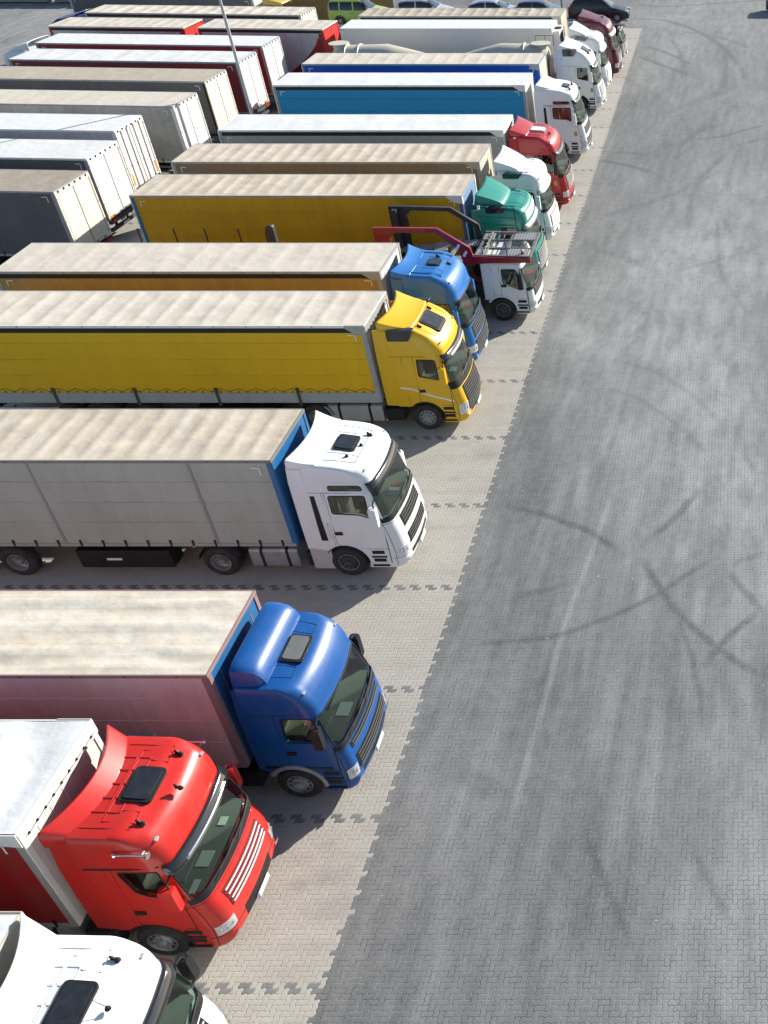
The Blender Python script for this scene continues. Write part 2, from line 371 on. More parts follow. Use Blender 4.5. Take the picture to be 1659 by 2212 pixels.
def rim_mesh(kind,rad,rimm):
    k=('r',kind,rad,rimm.name)
    if k in _cache: return _cache[k]
    mb=MB(); f=rad/.5
    if kind=='front':
        mb.lathe([(-.02,.285*f),(.022,.29*f),(.024,.272*f),(-.02,.255*f)],n=32,mi=2); mb.lathe([(-.02,.255*f),(-.03,.20*f),(.03,.175*f),(.035,.12*f),(.03,.11*f),(.085,.095*f),(.09,.04*f),(.09,.0)],n=32)
        nb,rb,yb=10,.147*f,.036; holes,rh,yh=10,.222*f,-.012
    elif kind=='car':
        mb.lathe([(-.02,.285*f),(.022,.29*f),(.01,.26*f),(.0,.1*f),(.02,.06*f),(.02,0)],n=24); nb,rb,yb=5,.08*f,.012; holes,rh,yh=7,.19*f,.006
    else:
        mb.lathe([(-.02,.285*f),(.022,.29*f),(.022,.272*f),(-.06,.26*f),(-.13,.25*f),(-.15,.20*f),(-.15,.115*f),(-.03,.105*f),(.0,.09*f),(.0,0)],n=32)
        nb,rb,yb=10,.145*f,-.145; holes,rh,yh=8,.205*f,-.146
    for i in range(nb):
        t=2*PI*i/nb; mb.lathe([(0,.013),(.028,.013),(.03,0)],(rb*math.cos(t),yb,rb*math.sin(t)),n=6)
    for i in range(holes):
        t=2*PI*(i+.5)/holes; mb.lathe([(0,.028*f),(.006,.026*f),(.006,0)],(rh*math.cos(t),yh,rh*math.sin(t)),n=10,mi=1)
    me=mb.mesh('rim',[rimm,SEAM,STEEL],30); _cache[k]=me; return me

def patch(cab,z0,z1,a0,a1,off,nu=4,nv=14,mi=0,mb=None,th=.02,slant=0):
    """closed slab following the front surface"""
    mb=mb or MB(); n=(nu+1)*(nv+1); vs=[]
    for o in (off,off-th):
        for i in range(nu+1):
            for j in range(nv+1):
                z=lerp(z0,z1,i/nu)+slant*(j/nv-.5)*0; vs.append(cab.path(z,lerp(a0,a1,j/nv),o))
    fs=[]
    for i in range(nu):
        for j in range(nv):
            a=i*(nv+1)+j; fs.append((a,a+1,a+nv+2,a+nv+1)); b=a+n; fs.append((b,b+nv+1,b+nv+2,b+1))
    for i in range(nu):
        for j in (0,nv): a=i*(nv+1)+j; fs.append((a,a+nv+1,a+nv+1+n,a+n))
    for j in range(nv):
        for i in (0,nu): a=i*(nv+1)+j; fs.append((a,a+1,a+1+n,a+n))
    mb.add(vs,fs,mi); return mb
def seam(mb,pts,r=.008): mb.tube(pts,r,4)

def spoiler(parent,cab,m,x0,z0,x1,z1,w0,w1,swal=.25,pw=1.5,depth=.25,fs=.10,name='roof_spoiler'):
    mb=MB()
    def fn(u,v):
        t=(v-.5)*2; b=abs(t); sg=1 if t>=0 else -1
        wd=lerp(w0,w1,u)
        xr=x1+swal*(1-min(1,b/.86)**2) if True else x1
        if b<=.86: y=wd*b/.86; dz=0
        else: y=wd+.015*math.sin((b-.86)/.14*PI); dz=-depth*(b-.86)/.14*(.35+.65*u)
        x=lerp(x0-fs*(min(1,b)**2),xr,u); z=lerp(z0,z1,u**pw)+dz-.03*(b**4)
        if b<.9: z+=.02
        return (x,sg*y,z)
    mb.grid(fn,14,40)
    return obj(name,mb,m,parent,solid=.03,angle=50)

def hatch(parent,cab,x0,x1,hw,kind='glass'):
    zc=lambda x:cab.Hx(x)+.035
    mb=MB(); poly=roundpoly([(x0,-hw),(x1,-hw),(x1,hw),(x0,hw)],.09,5)
    for (sh,zo,z2,mi) in ((0,-.02,.035,0),(.05,.03,.05,1)):
        pl=[((px-(x0+x1)/2)*(1-sh/(abs(x1-x0)/2))+(x0+x1)/2,py*(1-sh/hw)) for px,py in poly]; n=len(pl)
        vs=[(px,py,zc(px)+zo) for px,py in pl]+[(px,py,zc(px)+z2) for px,py in pl]
        mb.add(vs,[tuple(range(n)),tuple(range(2*n-1,n-1,-1))]+[(i,i+n,(i+1)%n+n,(i+1)%n) for i in range(n)],mi)
    return obj('roof_hatch',mb,[BLACK,HGLASS] if kind=='glass' else ([BLACK,mat('grey_acrylic',(.13,.135,.13),.35,0,.2,dirt=.4,dcol=(.2,.2,.19),scale=5)] if kind=='grey' else [GREYM,WHITEB]),parent)

def horn(parent,x,y,z,l=.6):
    mb=MB(); mb.tube([(x-l,y,z),(x-.1,y,z),(x-.03,y,z),(x,y,z)],[.018,.02,.045,.07],10); mb.lathe([(-.04,.03),(0,.05),(.04,.03)],(x-l,y,z),'x',8)
    mb.tube([(x-l,y,z),(x-l,y*.92,z-.02)],.012,5); mb.tube([(x-.12,y,z),(x-.12,y*.92,z-.02)],.012,5)
    obj('air_horn',mb,CHROME,parent)
def antenna(parent,cab,x,y,l=.45,tilt=-.5,rod=True):
    z=cab.zr(x,y); mb=MB(); mb.lathe([(0,.05),(.03,.045),(.07,.02),(.075,0)],(x,y,z),'z',10)
    if rod: mb.tube([(x,y,z+.06),(x+tilt*l,y+.05,z+.06+l*.75)],[.007,.003],4)
    else: mb.prism([(x-.10,z),(x+.06,z),(x-.06,z+.12),(x-.10,z+.12)],y-.012,y+.012)
    obj('antenna',mb,BLACK,parent)
def beacon(parent,x,y,z,m):
    mb=MB(); mb.lathe([(0,.07),(.03,.07),(.03,.06)],(x,y,z),'z',12,0); mb.lathe([(.03,.06),(.12,.055),(.15,.03),(.152,0)],(x,y,z),'z',12,1)
    obj('beacon',mb,[BLACK,m],parent)

def tractor(root,cab,pm,*,spec):
    """adds cab + running gear of one tractor to root; spec is a dict of options"""
    g=spec.get; det=g('det',2); ex=MB()
    if g('ribs'):
        for i in range(5):
            y=-.62+i*.31
            for x0,x1 in ((-1.95,-1.66),(-1.62,-1.40)) if i<4 else (): 
                h=.145; yc=y+.155
                ring=[(x0,yc-h),(x1,yc-h),(x1,yc+h),(x0,yc+h),(x0,yc-h)]
                ex.tube([(a,b,cab.zr(a,b)+.003) for a,b in ring],.014,6)
        for sg in (-1,1):
            pass
            ex.tube([(x_,sg*.93,cab.zr(x_,.93)) for x_ in (-1.95,-1.5,-1.1)],.014,6)
            ring=[(-1.34,sg*.56),(-1.08,sg*.56),(-1.08,sg*.80),(-1.62,sg*.80),(-1.62,sg*.62),(-1.45,sg*.62),(-1.34,sg*.56)]
            ex.tube([(a,b,cab.zr(a,b)+.003) for a,b in ring],.012,6)
    if g('ridge'):
        for sg in (-1,1):
            ex.tube([(x_,sg*.9,cab.zr(x_,.9)) for x_ in (-2.0,-1.3,-.9)],.03,6)
    c=cab.build(pm,root,extra=ex)
    W=cab.W; z0,z1=cab.ws
    # windscreen
    mb=MB()
    mb.grid(lambda u,v:(lambda z,a:cab.path(z,a,-.018))(lerp(z0-.01,z1+.01,u),lerp(-1,1,v)*lerp(.87,.81,u)),8,26)
    ws=obj('windscreen',mb,GLASS,c,angle=60)
    mb=MB(); L=cab.wspoly(); loop=[Vector(p)+Vector((.0,0,0)) for p in L]
    ring=[cab.path(lerp(z0,z1,i/6),lerp(.86,.80,i/6),.004) for i in range(7)]+[cab.path(z1,lerp(.80,-.80,i/16),.004) for i in range(1,16)]+[cab.path(lerp(z1,z0,i/6),-lerp(.80,.86,i/6),.004) for i in range(7)]+[cab.path(z0,lerp(-.86,.86,i/16),.004) for i in range(1,16)]
    mb.tube(ring,.02,6,closed=True); obj('windscreen_seal',mb,BLACK,ws)
    if g('cowl',True): obj('windscreen_cowl',patch(cab,z0-g('cowlh',.14),z0-.012,-.93,.93,.012,3,24),BLACK,c)
    mb=MB()
    for sg in (-1,1):
        a0=.1*sg if sg>0 else -.5
        p0=Vector(cab.path(z0-.05,a0,.03)); p1=Vector(cab.path(z0+.06,a0+.55,.03)); p2=Vector(cab.path(z0+.03,a0+.35,.03))
        mb.tube([p0,p2,p1],.012,5)
    obj('wiper',mb,BLACK,ws)
    # side windows
    for wi,poly in enumerate(cab.wins()):
        pl=roundpoly(poly,.07,4)
        for sg in (-1,1):
            mb=MB(); n=len(pl); vs=cab.outline_side(pl,-.015,sg)+[(sum(p[0] for p in pl)/n,sg*cab.side(sum(p[0] for p in pl)/n,sum(p[1] for p in pl)/n,-.015),sum(p[1] for p in pl)/n)]
            mb.add(vs,[(i,(i+1)%n,n) for i in range(n)])
            sw=obj('side_window',mb,SGLASS,c,angle=60)
            mb=MB(); mb.tube(cab.outline_side(pl,.0,sg),.016 if wi==0 else .01,5,closed=True); obj('window_seal',mb,BLACK,sw)
    # panel gaps
    mb=MB()
    if not g('ribs'):
        xa_,xb_=(g('hatch')[0]-.10 if g('hatch') else -1.15),(cab.F0(cab.zs)-cab.Rf-.06)
        for q_ in ([(xa_,-.86),(xb_,-.80),(xb_,.80),(xa_,.86)],[(xa_,-.5),(xb_,-.5)],[(xa_,.5),(xb_,.5)]):
            pl_=[(lerp(a_[0],b_[0],t_/5),lerp(a_[1],b_[1],t_/5)) for a_,b_ in zip(q_,q_[1:]) for t_ in range(6)]
            seam(mb,[(x_,y_,cab.zr(x_,y_)+.001) for x_,y_ in pl_],.007)
    dx=min(p[0] for p in cab.win)-.09; dxf=g('doorf',-.36)
    for sg in (-1,1):
        zt=max(p[1] for p in cab.win)+.10
        sd=lambda x,z:(x,sg*cab.side(x,z,.001),z)
        seam(mb,[sd(dx,zt),sd(dx,1.6),sd(dx-.02,1.2),sd(dx+.1,1.1)],.007)
        if g('seamtop',True): seam(mb,[sd(-cab.L+.08,zt),sd(-1.2,zt),sd(-.75,zt)],g('seamr',.007))
        seam(mb,[sd(-cab.L+.42,zt),sd(-cab.L+.42,1.05)],.006)
        seam(mb,[sd(dxf,z0+.02),sd(dxf,1.2),sd(dxf,.5)],.012)
        seam(mb,[sd(dxf,1.0),sd(cab.wheel+.62,1.0)],.006)
        if g('locker'): seam(mb,[sd(-2.0,1.9),sd(dx-.08,1.9),sd(dx-.06,1.4),sd(-2.02,1.4),sd(-2.0,1.9)],.005)
    obj('panel_gap',mb,SEAM,c)
    for sg in (-1,1):
        x=dx+.12; mb=MB(); mb.box((x,sg*(cab.side(x,1.55)+.012),1.55),(.20,.03,.10),0,.012); obj('door_handle',mb,BLACK,c)
        # arches
        mb=MB(); pts=[(cab.wheel+.61*math.cos(t),sg*(W+.005),.5+.61*math.sin(t)) for t in [R(a) for a in range(0,152,8)]]
        mb.tube(pts,g('archr',.03),6); obj('wheel_arch',mb,g('archm',BLACK),c)
        # step
        mb=MB(); mb.box((lerp(dxf,cab.wheel+.6,.5),sg*(W-.06),.72),(.42,.14,.06),0,.01); mb.box((lerp(dxf,cab.wheel+.6,.5),sg*(W-.04),.42),(.46,.14,.05),0,.01)
        for zz in (.60,.88): mb.box((lerp(dxf,cab.wheel+.6,.5),sg*(W+.004),zz),(.34,.012,.11),0,.004)
        obj('step',mb,BLACK,c)
        if g('fairing',True):
            fm=pm; mb=MB(); zt=cab.Hx(-cab.L)-.10
            xa,xb=-cab.L+.075,-cab.L-g('fair',.38); zl=[.98,1.9,2.4,cab.zs,zt]
            for i,z in enumerate(zl):
                yy=cab.Wd(min(z,cab.zs),0)+.001-(.10 if i==4 else 0)
                mb.v+=[(xa,sg*yy,z),(xb,sg*(yy-.03),z-(.06 if i==4 else 0)),(xb,sg*(yy-.07),z-(.06 if i==4 else 0)),(xa,sg*(yy-.07),z)]
            for i in range(4):
                for k in range(4): mb.f.append((i*4+k,i*4+(k+1)%4,i*4+4+(k+1)%4,i*4+4+k)); mb.m.append(0)
            mb.f+=[(0,1,2,3),(16,17,18,19)]; mb.m+=[0,0]; obj('side_fairing',mb,fm,c,angle=20)
        # mirrors
        mm=g('mirm',BLACK); mx=g('mirx',-.52)
        mz=g('mirz',2.20); mb=MB(); mb.box((mx,sg*(W+.13),mz),(g('mird',.20),.17,.60),0,.045)
        mir=obj('mirror',mb,mm,c)
        mb=MB(); mb.box((mx-g('mird',.20)/2-.003,sg*(W+.13),mz),(.01,.14,.50),0); obj('mirror_glass',mb,MIRG,mir)
        mb=MB(); mb.tube([(mx+.02,sg*(W-.08),mz+.42),(mx+.03,sg*(W+.09),mz+.37),(mx+.07,sg*(W+.13),mz+.25),(mx+.07,sg*(W+.13),mz-.25),(mx+.03,sg*(W+.09),mz-.35),(mx+.02,sg*(W-.05),mz-.37)],.022,6); obj('mirror_arm',mb,BLACK,mir)
        if g('stripe'):
            mb=MB(); 
            xs=[-2.15+i*.1 for i in range(18)]
            f=lambda x:interp([(-2.2,1.68),(-1.75,1.62),(-1.2,1.38),(-.45,1.16)],x)
            vs=[];
            for x in xs:
                for dz in (-.03,.03): vs.append((x,sg*cab.side(x,f(x),.003),f(x)+dz))
            mb.add(vs,[(2*i,2*i+1,2*i+3,2*i+2) for i in range(len(xs)-1)]); obj('stripe',mb,WHITEB,c)
    # front
    gz=g('grille',[(1.30,1.72),(.62,1.12)]); ga=g('grilla',.62)
    for k,(a,b) in enumerate(gz):
        go=obj('grille',patch(cab,a,b,-ga,ga,.012,3,20),g('grillm',BLACK),c)
        mb=MB(); ns=g('nslat') or max(2,int((b-a)/.09))
        for i in range(ns):
            z=lerp(a,b,(i+.5)/ns); mb.tube([cab.path(z,lerp(-ga+.03,ga-.03,j/14),.026) for j in range(15)],g('slat',.016),5)
        obj('grille_slat',mb,g('slatm',BLACK),go)
    ik=g('intake',(.50,.62,.5)); obj('bumper_intake',patch(cab,ik[0],ik[1],-ik[2],ik[2],.006,2,20),BLACK,c)
    mb=MB(); seam(mb,[cab.path(.66,lerp(-1,1,j/30),.001) for j in range(31)],.007); seam(mb,[cab.path(z0-.20,lerp(-1,1,j/30),.001) for j in range(31)],.006)
    for a in (-.93,.93): seam(mb,[cab.path(lerp(.4,z0-.2,j/10),a,.001) for j in range(11)],.007)
    obj('front_panel_gap',mb,SEAM,c)
    if g('bumper'):
        obj('bumper',patch(cab,.34,.56,-.99,.99,.03,3,30,th=.06),g('bumper'),c)
    for sg in (-1,1):
        hz=g('head',(.70,.98)); obj('headlight',patch(cab,hz[0],hz[1],sg*.60,sg*.90,.014,3,8),LAMPW,c)
        mb=MB(); z=(hz[0]+hz[1])/2
        for a in (.65,.74,.82): 
            p=Vector(cab.path(z,sg*a,.0)); mb.lathe([(-.01,.0),(0.018,.05),(.012,.06),(.0,.06)],p,'x',12)
        mb.box(cab.path(.5,sg*.68,.03),(.02,.16,.07),0,.01)
        obj('lamp_reflector',mb,CHROME,c)
    mb=MB(); p=cab.path(.48,0,.045); mb.box(p,(.02,.52,.12),0,.004); mb.box((p[0]+.006,-.235,.48),(.02,.045,.12),1); obj('number_plate',mb,[WHITEB,BLUEP],c)
    if g('visor'):
        vm=g('visor'); mb=MB(); zt=z1+.06
        nv=24
        vs=[]
        for i,(dz,of) in enumerate(((.10,.02),(.05,.055),(-.03,.09),(-.10,.10))):
            for j in range(nv+1): vs.append(cab.path(z1+dz,lerp(-.84,.84,j/nv),of))
        mb.add(vs,[(i*(nv+1)+j,i*(nv+1)+j+1,(i+1)*(nv+1)+j+1,(i+1)*(nv+1)+j) for i in range(3) for j in range(nv)])
        obj('sun_visor',mb,vm,c,solid=.02,angle=50)
        if g('visorstrip'):
            mb=MB(); vs=[]
            for dz,of in ((-.01,.105),(-.09,.118)):
                for j in range(nv+1): vs.append(cab.path(z1+dz,lerp(-.6,.6,j/nv),of))
            mb.add(vs,[(j,j+1,nv+1+j+1,nv+1+j) for j in range(nv)]); obj('visor_strip',mb,g('visorstrip'),c,solid=.01)
    if g('lightbox'):
        mb=patch(cab,z1+.20,z1+.52,-.62,.62,.012,3,16); obj('roof_light_box',mb,g('lightbox'),c)
    if g('hatch'): h=g('hatch'); hatch(c,cab,h[0],h[1],h[2],g('hatchk','glass'))
    if g('block'):
        x0_,x1_,zb_,zt_,wb_=g('block'); mb=MB(); pr=[(x0_,zb_),(x0_-.03,lerp(zb_,zt_,.30)),(x0_-.10,lerp(zb_,zt_,.58)),(x0_-.24,lerp(zb_,zt_,.84)),(lerp(x0_,x1_,.72),lerp(zb_,zt_,.97)),(x1_+.04,zt_),(x1_,zt_-.02),(x1_,lerp(zb_,zt_,.5)),(x1_,zb_)]
        nvv=28; vs=[]
        for j in range(nvv+1):
            v_=-1+2*j/nvv; v_=math.copysign(abs(v_)**.75,v_); e=(1-abs(v_)**7)**(1/5) if abs(v_)<1 else 0
            for x_,z_ in pr: vs.append((lerp(x0_-.14,x_,.35+.65*e) if x_>x1_+.1 else x_,v_*lerp(wb_*.95,wb_,(x0_-x_)/(x0_-x1_)),zb_+(z_-zb_)*(.18+.82*e)))
        n_=len(pr); fs=[(j*n_+k,j*n_+(k+1)%n_,(j+1)*n_+(k+1)%n_,(j+1)*n_+k) for j in range(nvv) for k in range(n_)]+[tuple(range(n_)),tuple(nvv*n_+k for k in range(n_))]
        mb.add(vs,fs); obj('roof_spoiler',mb,g('spm',pm),c,angle=38)
    if g('spoiler'): spoiler(c,cab,g('spm',pm),*g('spoiler')[:6],**g('spoiler')[6])
    if g('vent'):
        x0,x1,za,zb_=g('vent')
        for sg in g('ventsides',(-1,1)):
            mb=MB(); yy=cab.W-.045
            mb.prism(roundpoly([(x0,zb_),(x1,zb_),(x1-.22,za),(x0,za)],.06,3),sg*(yy-.20),sg*(yy+.02)); obj('air_duct',mb,SMOKE,c)
    if g('horns'):
        for sg in (-1,1): horn(c,-.72,sg*(cab.W+.02),cab.Hx(-.9)-.22)
    for a in g('ants',[]): antenna(c,cab,*a)
    for b in g('beacons',[]): beacon(c,b[0],b[1],cab.zr(b[0],b[1])-.01,b[2])
    # marker lamps at roof corners
    for sg in (-1,1):
        mb=MB(); z=cab.zs+.72*(cab.Hf-cab.zs); p=cab.path(z,sg*.66,.01); mb.box(p,(.05,.09,.04),0,.012); obj('marker_lamp',mb,LAMPW,c)
    if g('sticker'):
        mb=MB(); x=-.62; mb.add([(x-.09,-(cab.side(x,1.42)+.004),1.30),(x+.09,-(cab.side(x,1.42)+.004),1.30),(x+.09,-(cab.side(x,1.42)+.004),1.54),(x-.09,-(cab.side(x,1.42)+.004),1.54)],[(0,1,2,3)])
        st=obj('hazard_sticker',mb,STICK,c,solid=.003)
        mb=MB(); y=-(cab.side(x,1.42)+.008); mb.tube([(x-.06,y,1.35),(x+.06,y,1.35),(x,y,1.49),(x-.06,y,1.35)],.007,4); obj('sticker_mark',mb,BLACK,st)
    for q in g('darkpanel',[]):
        for sg in (-1,1):
            mb=MB(); a,b_,c_,d=q[0],q[1],q[2],q[3]
            mb.grid(lambda u,v,sg=sg:(lambda x,z:(x,sg*cab.side(x,z,.007),z))(lerp(lerp(a[0],b_[0],u),lerp(d[0],c_[0],u),v),lerp(lerp(a[1],b_[1],u),lerp(d[1],c_[1],u),v)),2,14)
            obj('side_louvre',mb,BLACK,c,solid=.006)
    # interior
    if det>=1:
        di=MB(); xw=cab.F(z0)-.12
        di.box((xw-.30,0,z0-.16),(.55,2.1,.34),0,.06); di.box((xw-.55,-.55,z0-.05),(.25,.62,.22),0,.05); obj('dashboard',di,DASHM,c)
        for y in (-.62,.62):
            mb=MB(); mb.box((-1.35,y,1.62),(.52,.50,.18),0,.06); mb.box((-1.62,y,2.05),(.16,.48,.75),0,.06); mb.box((-1.66,y,2.5),(.12,.28,.2),0,.05); obj('seat',mb,g('seatm',SEATM),c)
        mb=MB(); t=[(xw-.72+.10*math.sin(a)*.6,.62+.22*math.cos(a),z0+.05+.22*math.sin(a)*.45) for a in [2*PI*i/18 for i in range(18)]]
        mb.tube(t,.016,5,closed=True); mb.tube([(xw-.72,.62,z0+.05),(xw-.5,.62,z0-.1)],.03,5); mb.tube([(xw-.72,.42,z0+.05),(xw-.72,.82,z0+.05)],.014,4); obj('steering_wheel',mb,BLACK,c)
        mb=MB(); mb.grid(lambda u,v:(-1.88+.03*math.sin(v*40),lerp(-1.1,1.1,v),lerp(1.5,2.9,u)),3,60); obj('sleeper_curtain',mb,g('curt',mat('cab_curtain_beige',(.22,.20,.15),.9)),c,solid=.01)
        for (y,dx_,sx,sy,mt) in g('cards',[(-.3,.18,.2,.3,PAPER)]):
            mb=MB(); mb.box((xw-.30+dx_*.5,y,z0+.018+.005),(sx,sy,.012),0); obj('paper',mb,mt,c)
    # chassis and running gear
    wf=cab.wheel; wr=wf-g('wb',3.6); xe=wr-.9
    mb=MB()
    for sg in (-1,1): mb.box(((xe-.5)/2,sg*.40,.80),(abs(xe)-.6,.10,.26))
    mb.box((-cab.L-.55,0,.90),(.7,1.0,.06)); mb.box((wr,0,1.02),(.9,.9,.10),0,.03); mb.tube([(wr,-.9,.5),(wr,.9,.5)],.09,8); mb.tube([(wf,-.9,.5),(wf,.9,.5)],.07,8)
    mb.box((-.75,0,.62),(1.0,1.1,.45),0,.05)
    obj('chassis_frame',mb,CHASS,root)
    rm=g('rim',STEEL)
    for sg in (-1,1):
        wheel(root,wf,sg*(W-.02),sg,'front',rm); wheel(root,wr,sg*(W-.02),sg,'dual',g('rimr',STEEL))
        mb=MB(); 
        def gf(u,v,sg=sg): t=lerp(R(12),R(168),u); return (wr+.58*math.cos(t),sg*lerp(W-.66,W,v),.5+.60*math.sin(t))
        mb.grid(gf,14,1); obj('mudguard',mb,g('mudm',BLACK),root,solid=.02)
        if g('tank',True):
            xa,xb=g('tankx',(-3.1,-4.45)); zc,hh=.62,.33; mb=MB()
            sec=roundpoly([(W-.62,zc-hh),(W-.04,zc-hh),(W-.04,zc+hh),(W-.62,zc+hh)],.13,5)
            sec=[(sg*a,b) for a,b in sec]; mb.prism(sec,xa,xb,'x'); tk=obj('fuel_tank',mb,g('tankm',ALU),root,angle=40)
            for fr in (.22,.75):
                mb=MB(); xx=lerp(xa,xb,fr); cy=sum(a for a,b in sec)/len(sec)
                mb.prism([(cy+(a-cy)*1.03,zc+(b-zc)*1.03) for a,b in sec],xx-.04,xx+.04,'x'); obj('tank_strap',mb,BLACK,tk)
            mb=MB(); mb.lathe([(0,.05),(.05,.05),(.06,0)],(lerp(xa,xb,.45),sg*(W-.25),zc+hh),'z',10)
            obj('tank_cap',mb,BLACK,tk)
        mb=MB(); mb.box((-2.55,sg*(W-.30),.60),(.62,.5,.45),0,.04); obj('battery_box',mb,BLACK,root)
    if g('skirt'):
        for sg in (-1,1):
            mb=MB(); mb.box((-2.42,sg*(W-.04),.64),(.58,.05,.72),0,.015); obj('side_skirt',mb,g('skirt'),root)
    mb=MB()
    for y in (-.15,0,.15):
        pts=[(-cab.L-.02,y,1.6),(-cab.L-.2,y+.05,1.25),(-cab.L-.42,y,1.2),(-cab.L-.62,y*.8,1.5)]; mb.tube(pts,.018,5)
    obj('air_hose',mb,mat('hose_red',(.35,.03,.03),.5),root)
    mb=MB(); mb.tube([(-cab.L-.14,.62,.9),(-cab.L-.14,.62,2.5)],.06,8); obj('exhaust_stack',mb,CHASS,root)
    return c

# ---------------- trailer ----------------
def trailer(root,x0,L=13.6,roof=None,side=None,front=None,door=None,style='tilt',band=None,board=None,zt=4.0,W=1.27,lip=None,caps=False,bows=.62,wrinkle=.012,longw=False,
            post=GREYM,bars=False,fdots=False,marks=True,rim=STEEL,palletbox=True,seed=0,doorrim=REDT,legs=True,axles=True,plates=ORANGE,buckles=True,capm=None,reardoor=True,straps=0,railm=None):
    """x0 = front end; box runs to x0-L"""
    g=MB(); zf=1.12; xr=x0-L
    lipm=lip or roof
    g.box(((x0+xr)/2,0,(zf+zt)/2-.08),(L-.06,2*W-.06,zt-zf-.22)); 
    box=obj('trailer_box',g,DARK,root)
    # roof
    rs=random.Random(seed+11); ph=rs.random()*40
    nu=int(L/.09); nv=26 if longw else 12
    def rf(u,v):
        x=lerp(x0,xr,u); y=lerp(-W,W,v); e=min(1,min(u,1-u)*30,min(v,1-v)*8)
        z=zt
        if longw: z+=.030*abs(math.sin(v*PI*3.5+.1*math.sin(x*.6+ph)))**.6*-1+.02+.03*(noise.noise((x*.5+ph,y*2.4,seed))) + .012*noise.noise((x*3,y*6,ph))
        elif bows:
            t=(x-x0)/bows; fr=abs((t%1)-.5)*2; z+=wrinkle*2.2*(fr**3)-wrinkle
            z+=wrinkle*1.6*noise.noise((x*1.3+ph,y*1.1,seed+.3)); z+=wrinkle*.9*noise.noise((x*.7+y*1.9,y*3.1-x*.5,ph))
        return (x,y,lerp(zt-.004,z,e))
    g=MB(); g.grid(rf,nu,nv); 
    g2=obj('roof',g,roof,box,angle=60); 
    # roof edge rails
    g=MB(); h=.085 if style!='reefer' else .05
    for sg in (-1,1): g.box(((x0+xr)/2,sg*(W+.006),zt-h/2),(L,.035,h),0,.008)
    g.box((x0+.008,0,zt-h/2),(.035,2*W+.04,h),0,.008); g.box((xr-.008,0,zt-h/2),(.035,2*W+.04,h),0,.008)
    n=int(L/1.05)
    for sg in (-1,1):
        for i in range(n): g.box((x0-.6-i*1.05,sg*(W+.027),zt-h/2),(.03,.012,.03),1)
    obj('roof_rail',g,[lipm,CHASS],box)
    zc=zt-h
    if band:  # dark strip below the roof lip, its shadow band put in as colour
        g=MB()
        for sg in (-1,1): g.box(((x0+xr)/2,sg*(W-.012),zc-.09),(L-.1,.03,.18))
        obj('curtain_rail',g,band,box); 
    zlow=zf+.10
    if board: zlow=zf+board[0]
    # curtains
    for sg in (-1,1):
        g=MB(); zc2=zc-(.0 if not band else .17); nx=int(L/.12)
        def sf(u,v,sg=sg):
            x=lerp(x0-.13,xr+.13,u); z=lerp(zlow,zc2,v); e=min(1,min(u,1-u)*14,min(v,1-v)*7)
            d=.0
            if style=='tilt': d=.012*noise.noise((x*1.1,z*.45+seed,sg+ph))+.010*noise.noise((x*3.2,z*.7,ph))+.004*math.sin(x*2*PI/.62)
            return (x,sg*(W-.008+d*e),z)
        g.grid(sf,nx,10); obj('curtain' if style=='tilt' else 'side_panel',g,side,box,angle=60)
        # rail / board
        g=MB()
        if board: g.box(((x0+xr)/2,sg*(W-.005),zf+board[0]/2),(L-.1,.04,board[0]),0,.006)
        else:
            g.box(((x0+xr)/2,sg*(W-.006),zf+.05),(L-.1,.04,.10),0,.006)
            if buckles and style=='tilt':
                for i in range(int(L/.62)): g.box((x0-.4-i*.62,sg*(W+.012),zf+.11),(.05,.024,.20),1)
        bo=obj('drop_side' if board else 'side_rail',g,[board[1] if board else (railm or post),BLACK],box)
        if board:
            g=MB()
            for i in range(1,5): g.box((x0-L*i/5,sg*(W+.012),zf+board[0]/2+.05),(.10,.05,board[0]+.28),0,.01)
            g.tube([(x0-.2-i*.3,sg*(W+.006),zlow+(.16 if i%2 else .04)) for i in range(int((L-.3)/.3))],.010,4)
            for i in range(int((L-.4)/.3)): g.box((x0-.2-i*.3,sg*(W+.008),zlow+.04),(.04,.02,.05))
            obj('board_post',g,CHASS,bo)

        if style=='tilt' and seed in (3,4,5,8,12,24):
            g=MB()
            for zz in (.27,.52,.77): g.tube([(lerp(x0-.2,xr+.2,i/60),sg*(W-.004),lerp(zlow,zc,zz)+.012*math.sin(i*1.7+seed)) for i in range(61)],.012,4)
            obj('curtain_weld',g,side,box)
        if straps:
            for i in range(straps):
                g=MB(); xx=x0-2.2-i*4.2; g.box((xx,sg*(W+.006),(zlow+zc)/2),(.07,.006,zc-zlow)); obj('curtain_band',g,mat('curtain_band_grey',(.27,.27,.27),.6),box)
        # corner posts
        for xx in (x0-.065,xr+.065):
            g=MB(); g.box((xx,sg*(W-.004),(zf+zt)/2-.05),(.13,.03,zt-zf-.1),0,.006); obj('corner_post',g,post,box)
        if marks:
            g=MB(); 
            for xx,d in ((x0-.35,-1),(xr+.35,1)):
                g.box((xx+d*.11,sg*(W+.014),zc-(.26 if band else .16)),(.24,.005,.035)); g.box((xx,sg*(W+.014),zc-(.36 if band else .28)),(.035,.005,.22))
            obj('contour_mark',g,REFL,box)
        if caps:
            g=MB(); y0=sg*(W+.002); y1=sg*(W+.045)
            g.prism([(x0+.03,zt),(x0-.62,zt),(x0-.62,zt-.08),(x0-.30,zt-.30),(x0+.03,zt-.34)],min(y0,y1),max(y0,y1)); obj('corner_cap',g,capm or lipm,box)
    # front wall
    g=MB(); g.box((x0-.012,0,(zf+zt)/2-.04),(.04,2*W-.02,zt-zf-.1),0,.006)
    fw=obj('front_wall',g,front,box)
    g=MB()
    for yy in (-W+.06,W-.06): g.box((x0+.014,yy,(zf+zt)/2-.04),(.03,.12,zt-zf-.12),0,.006)
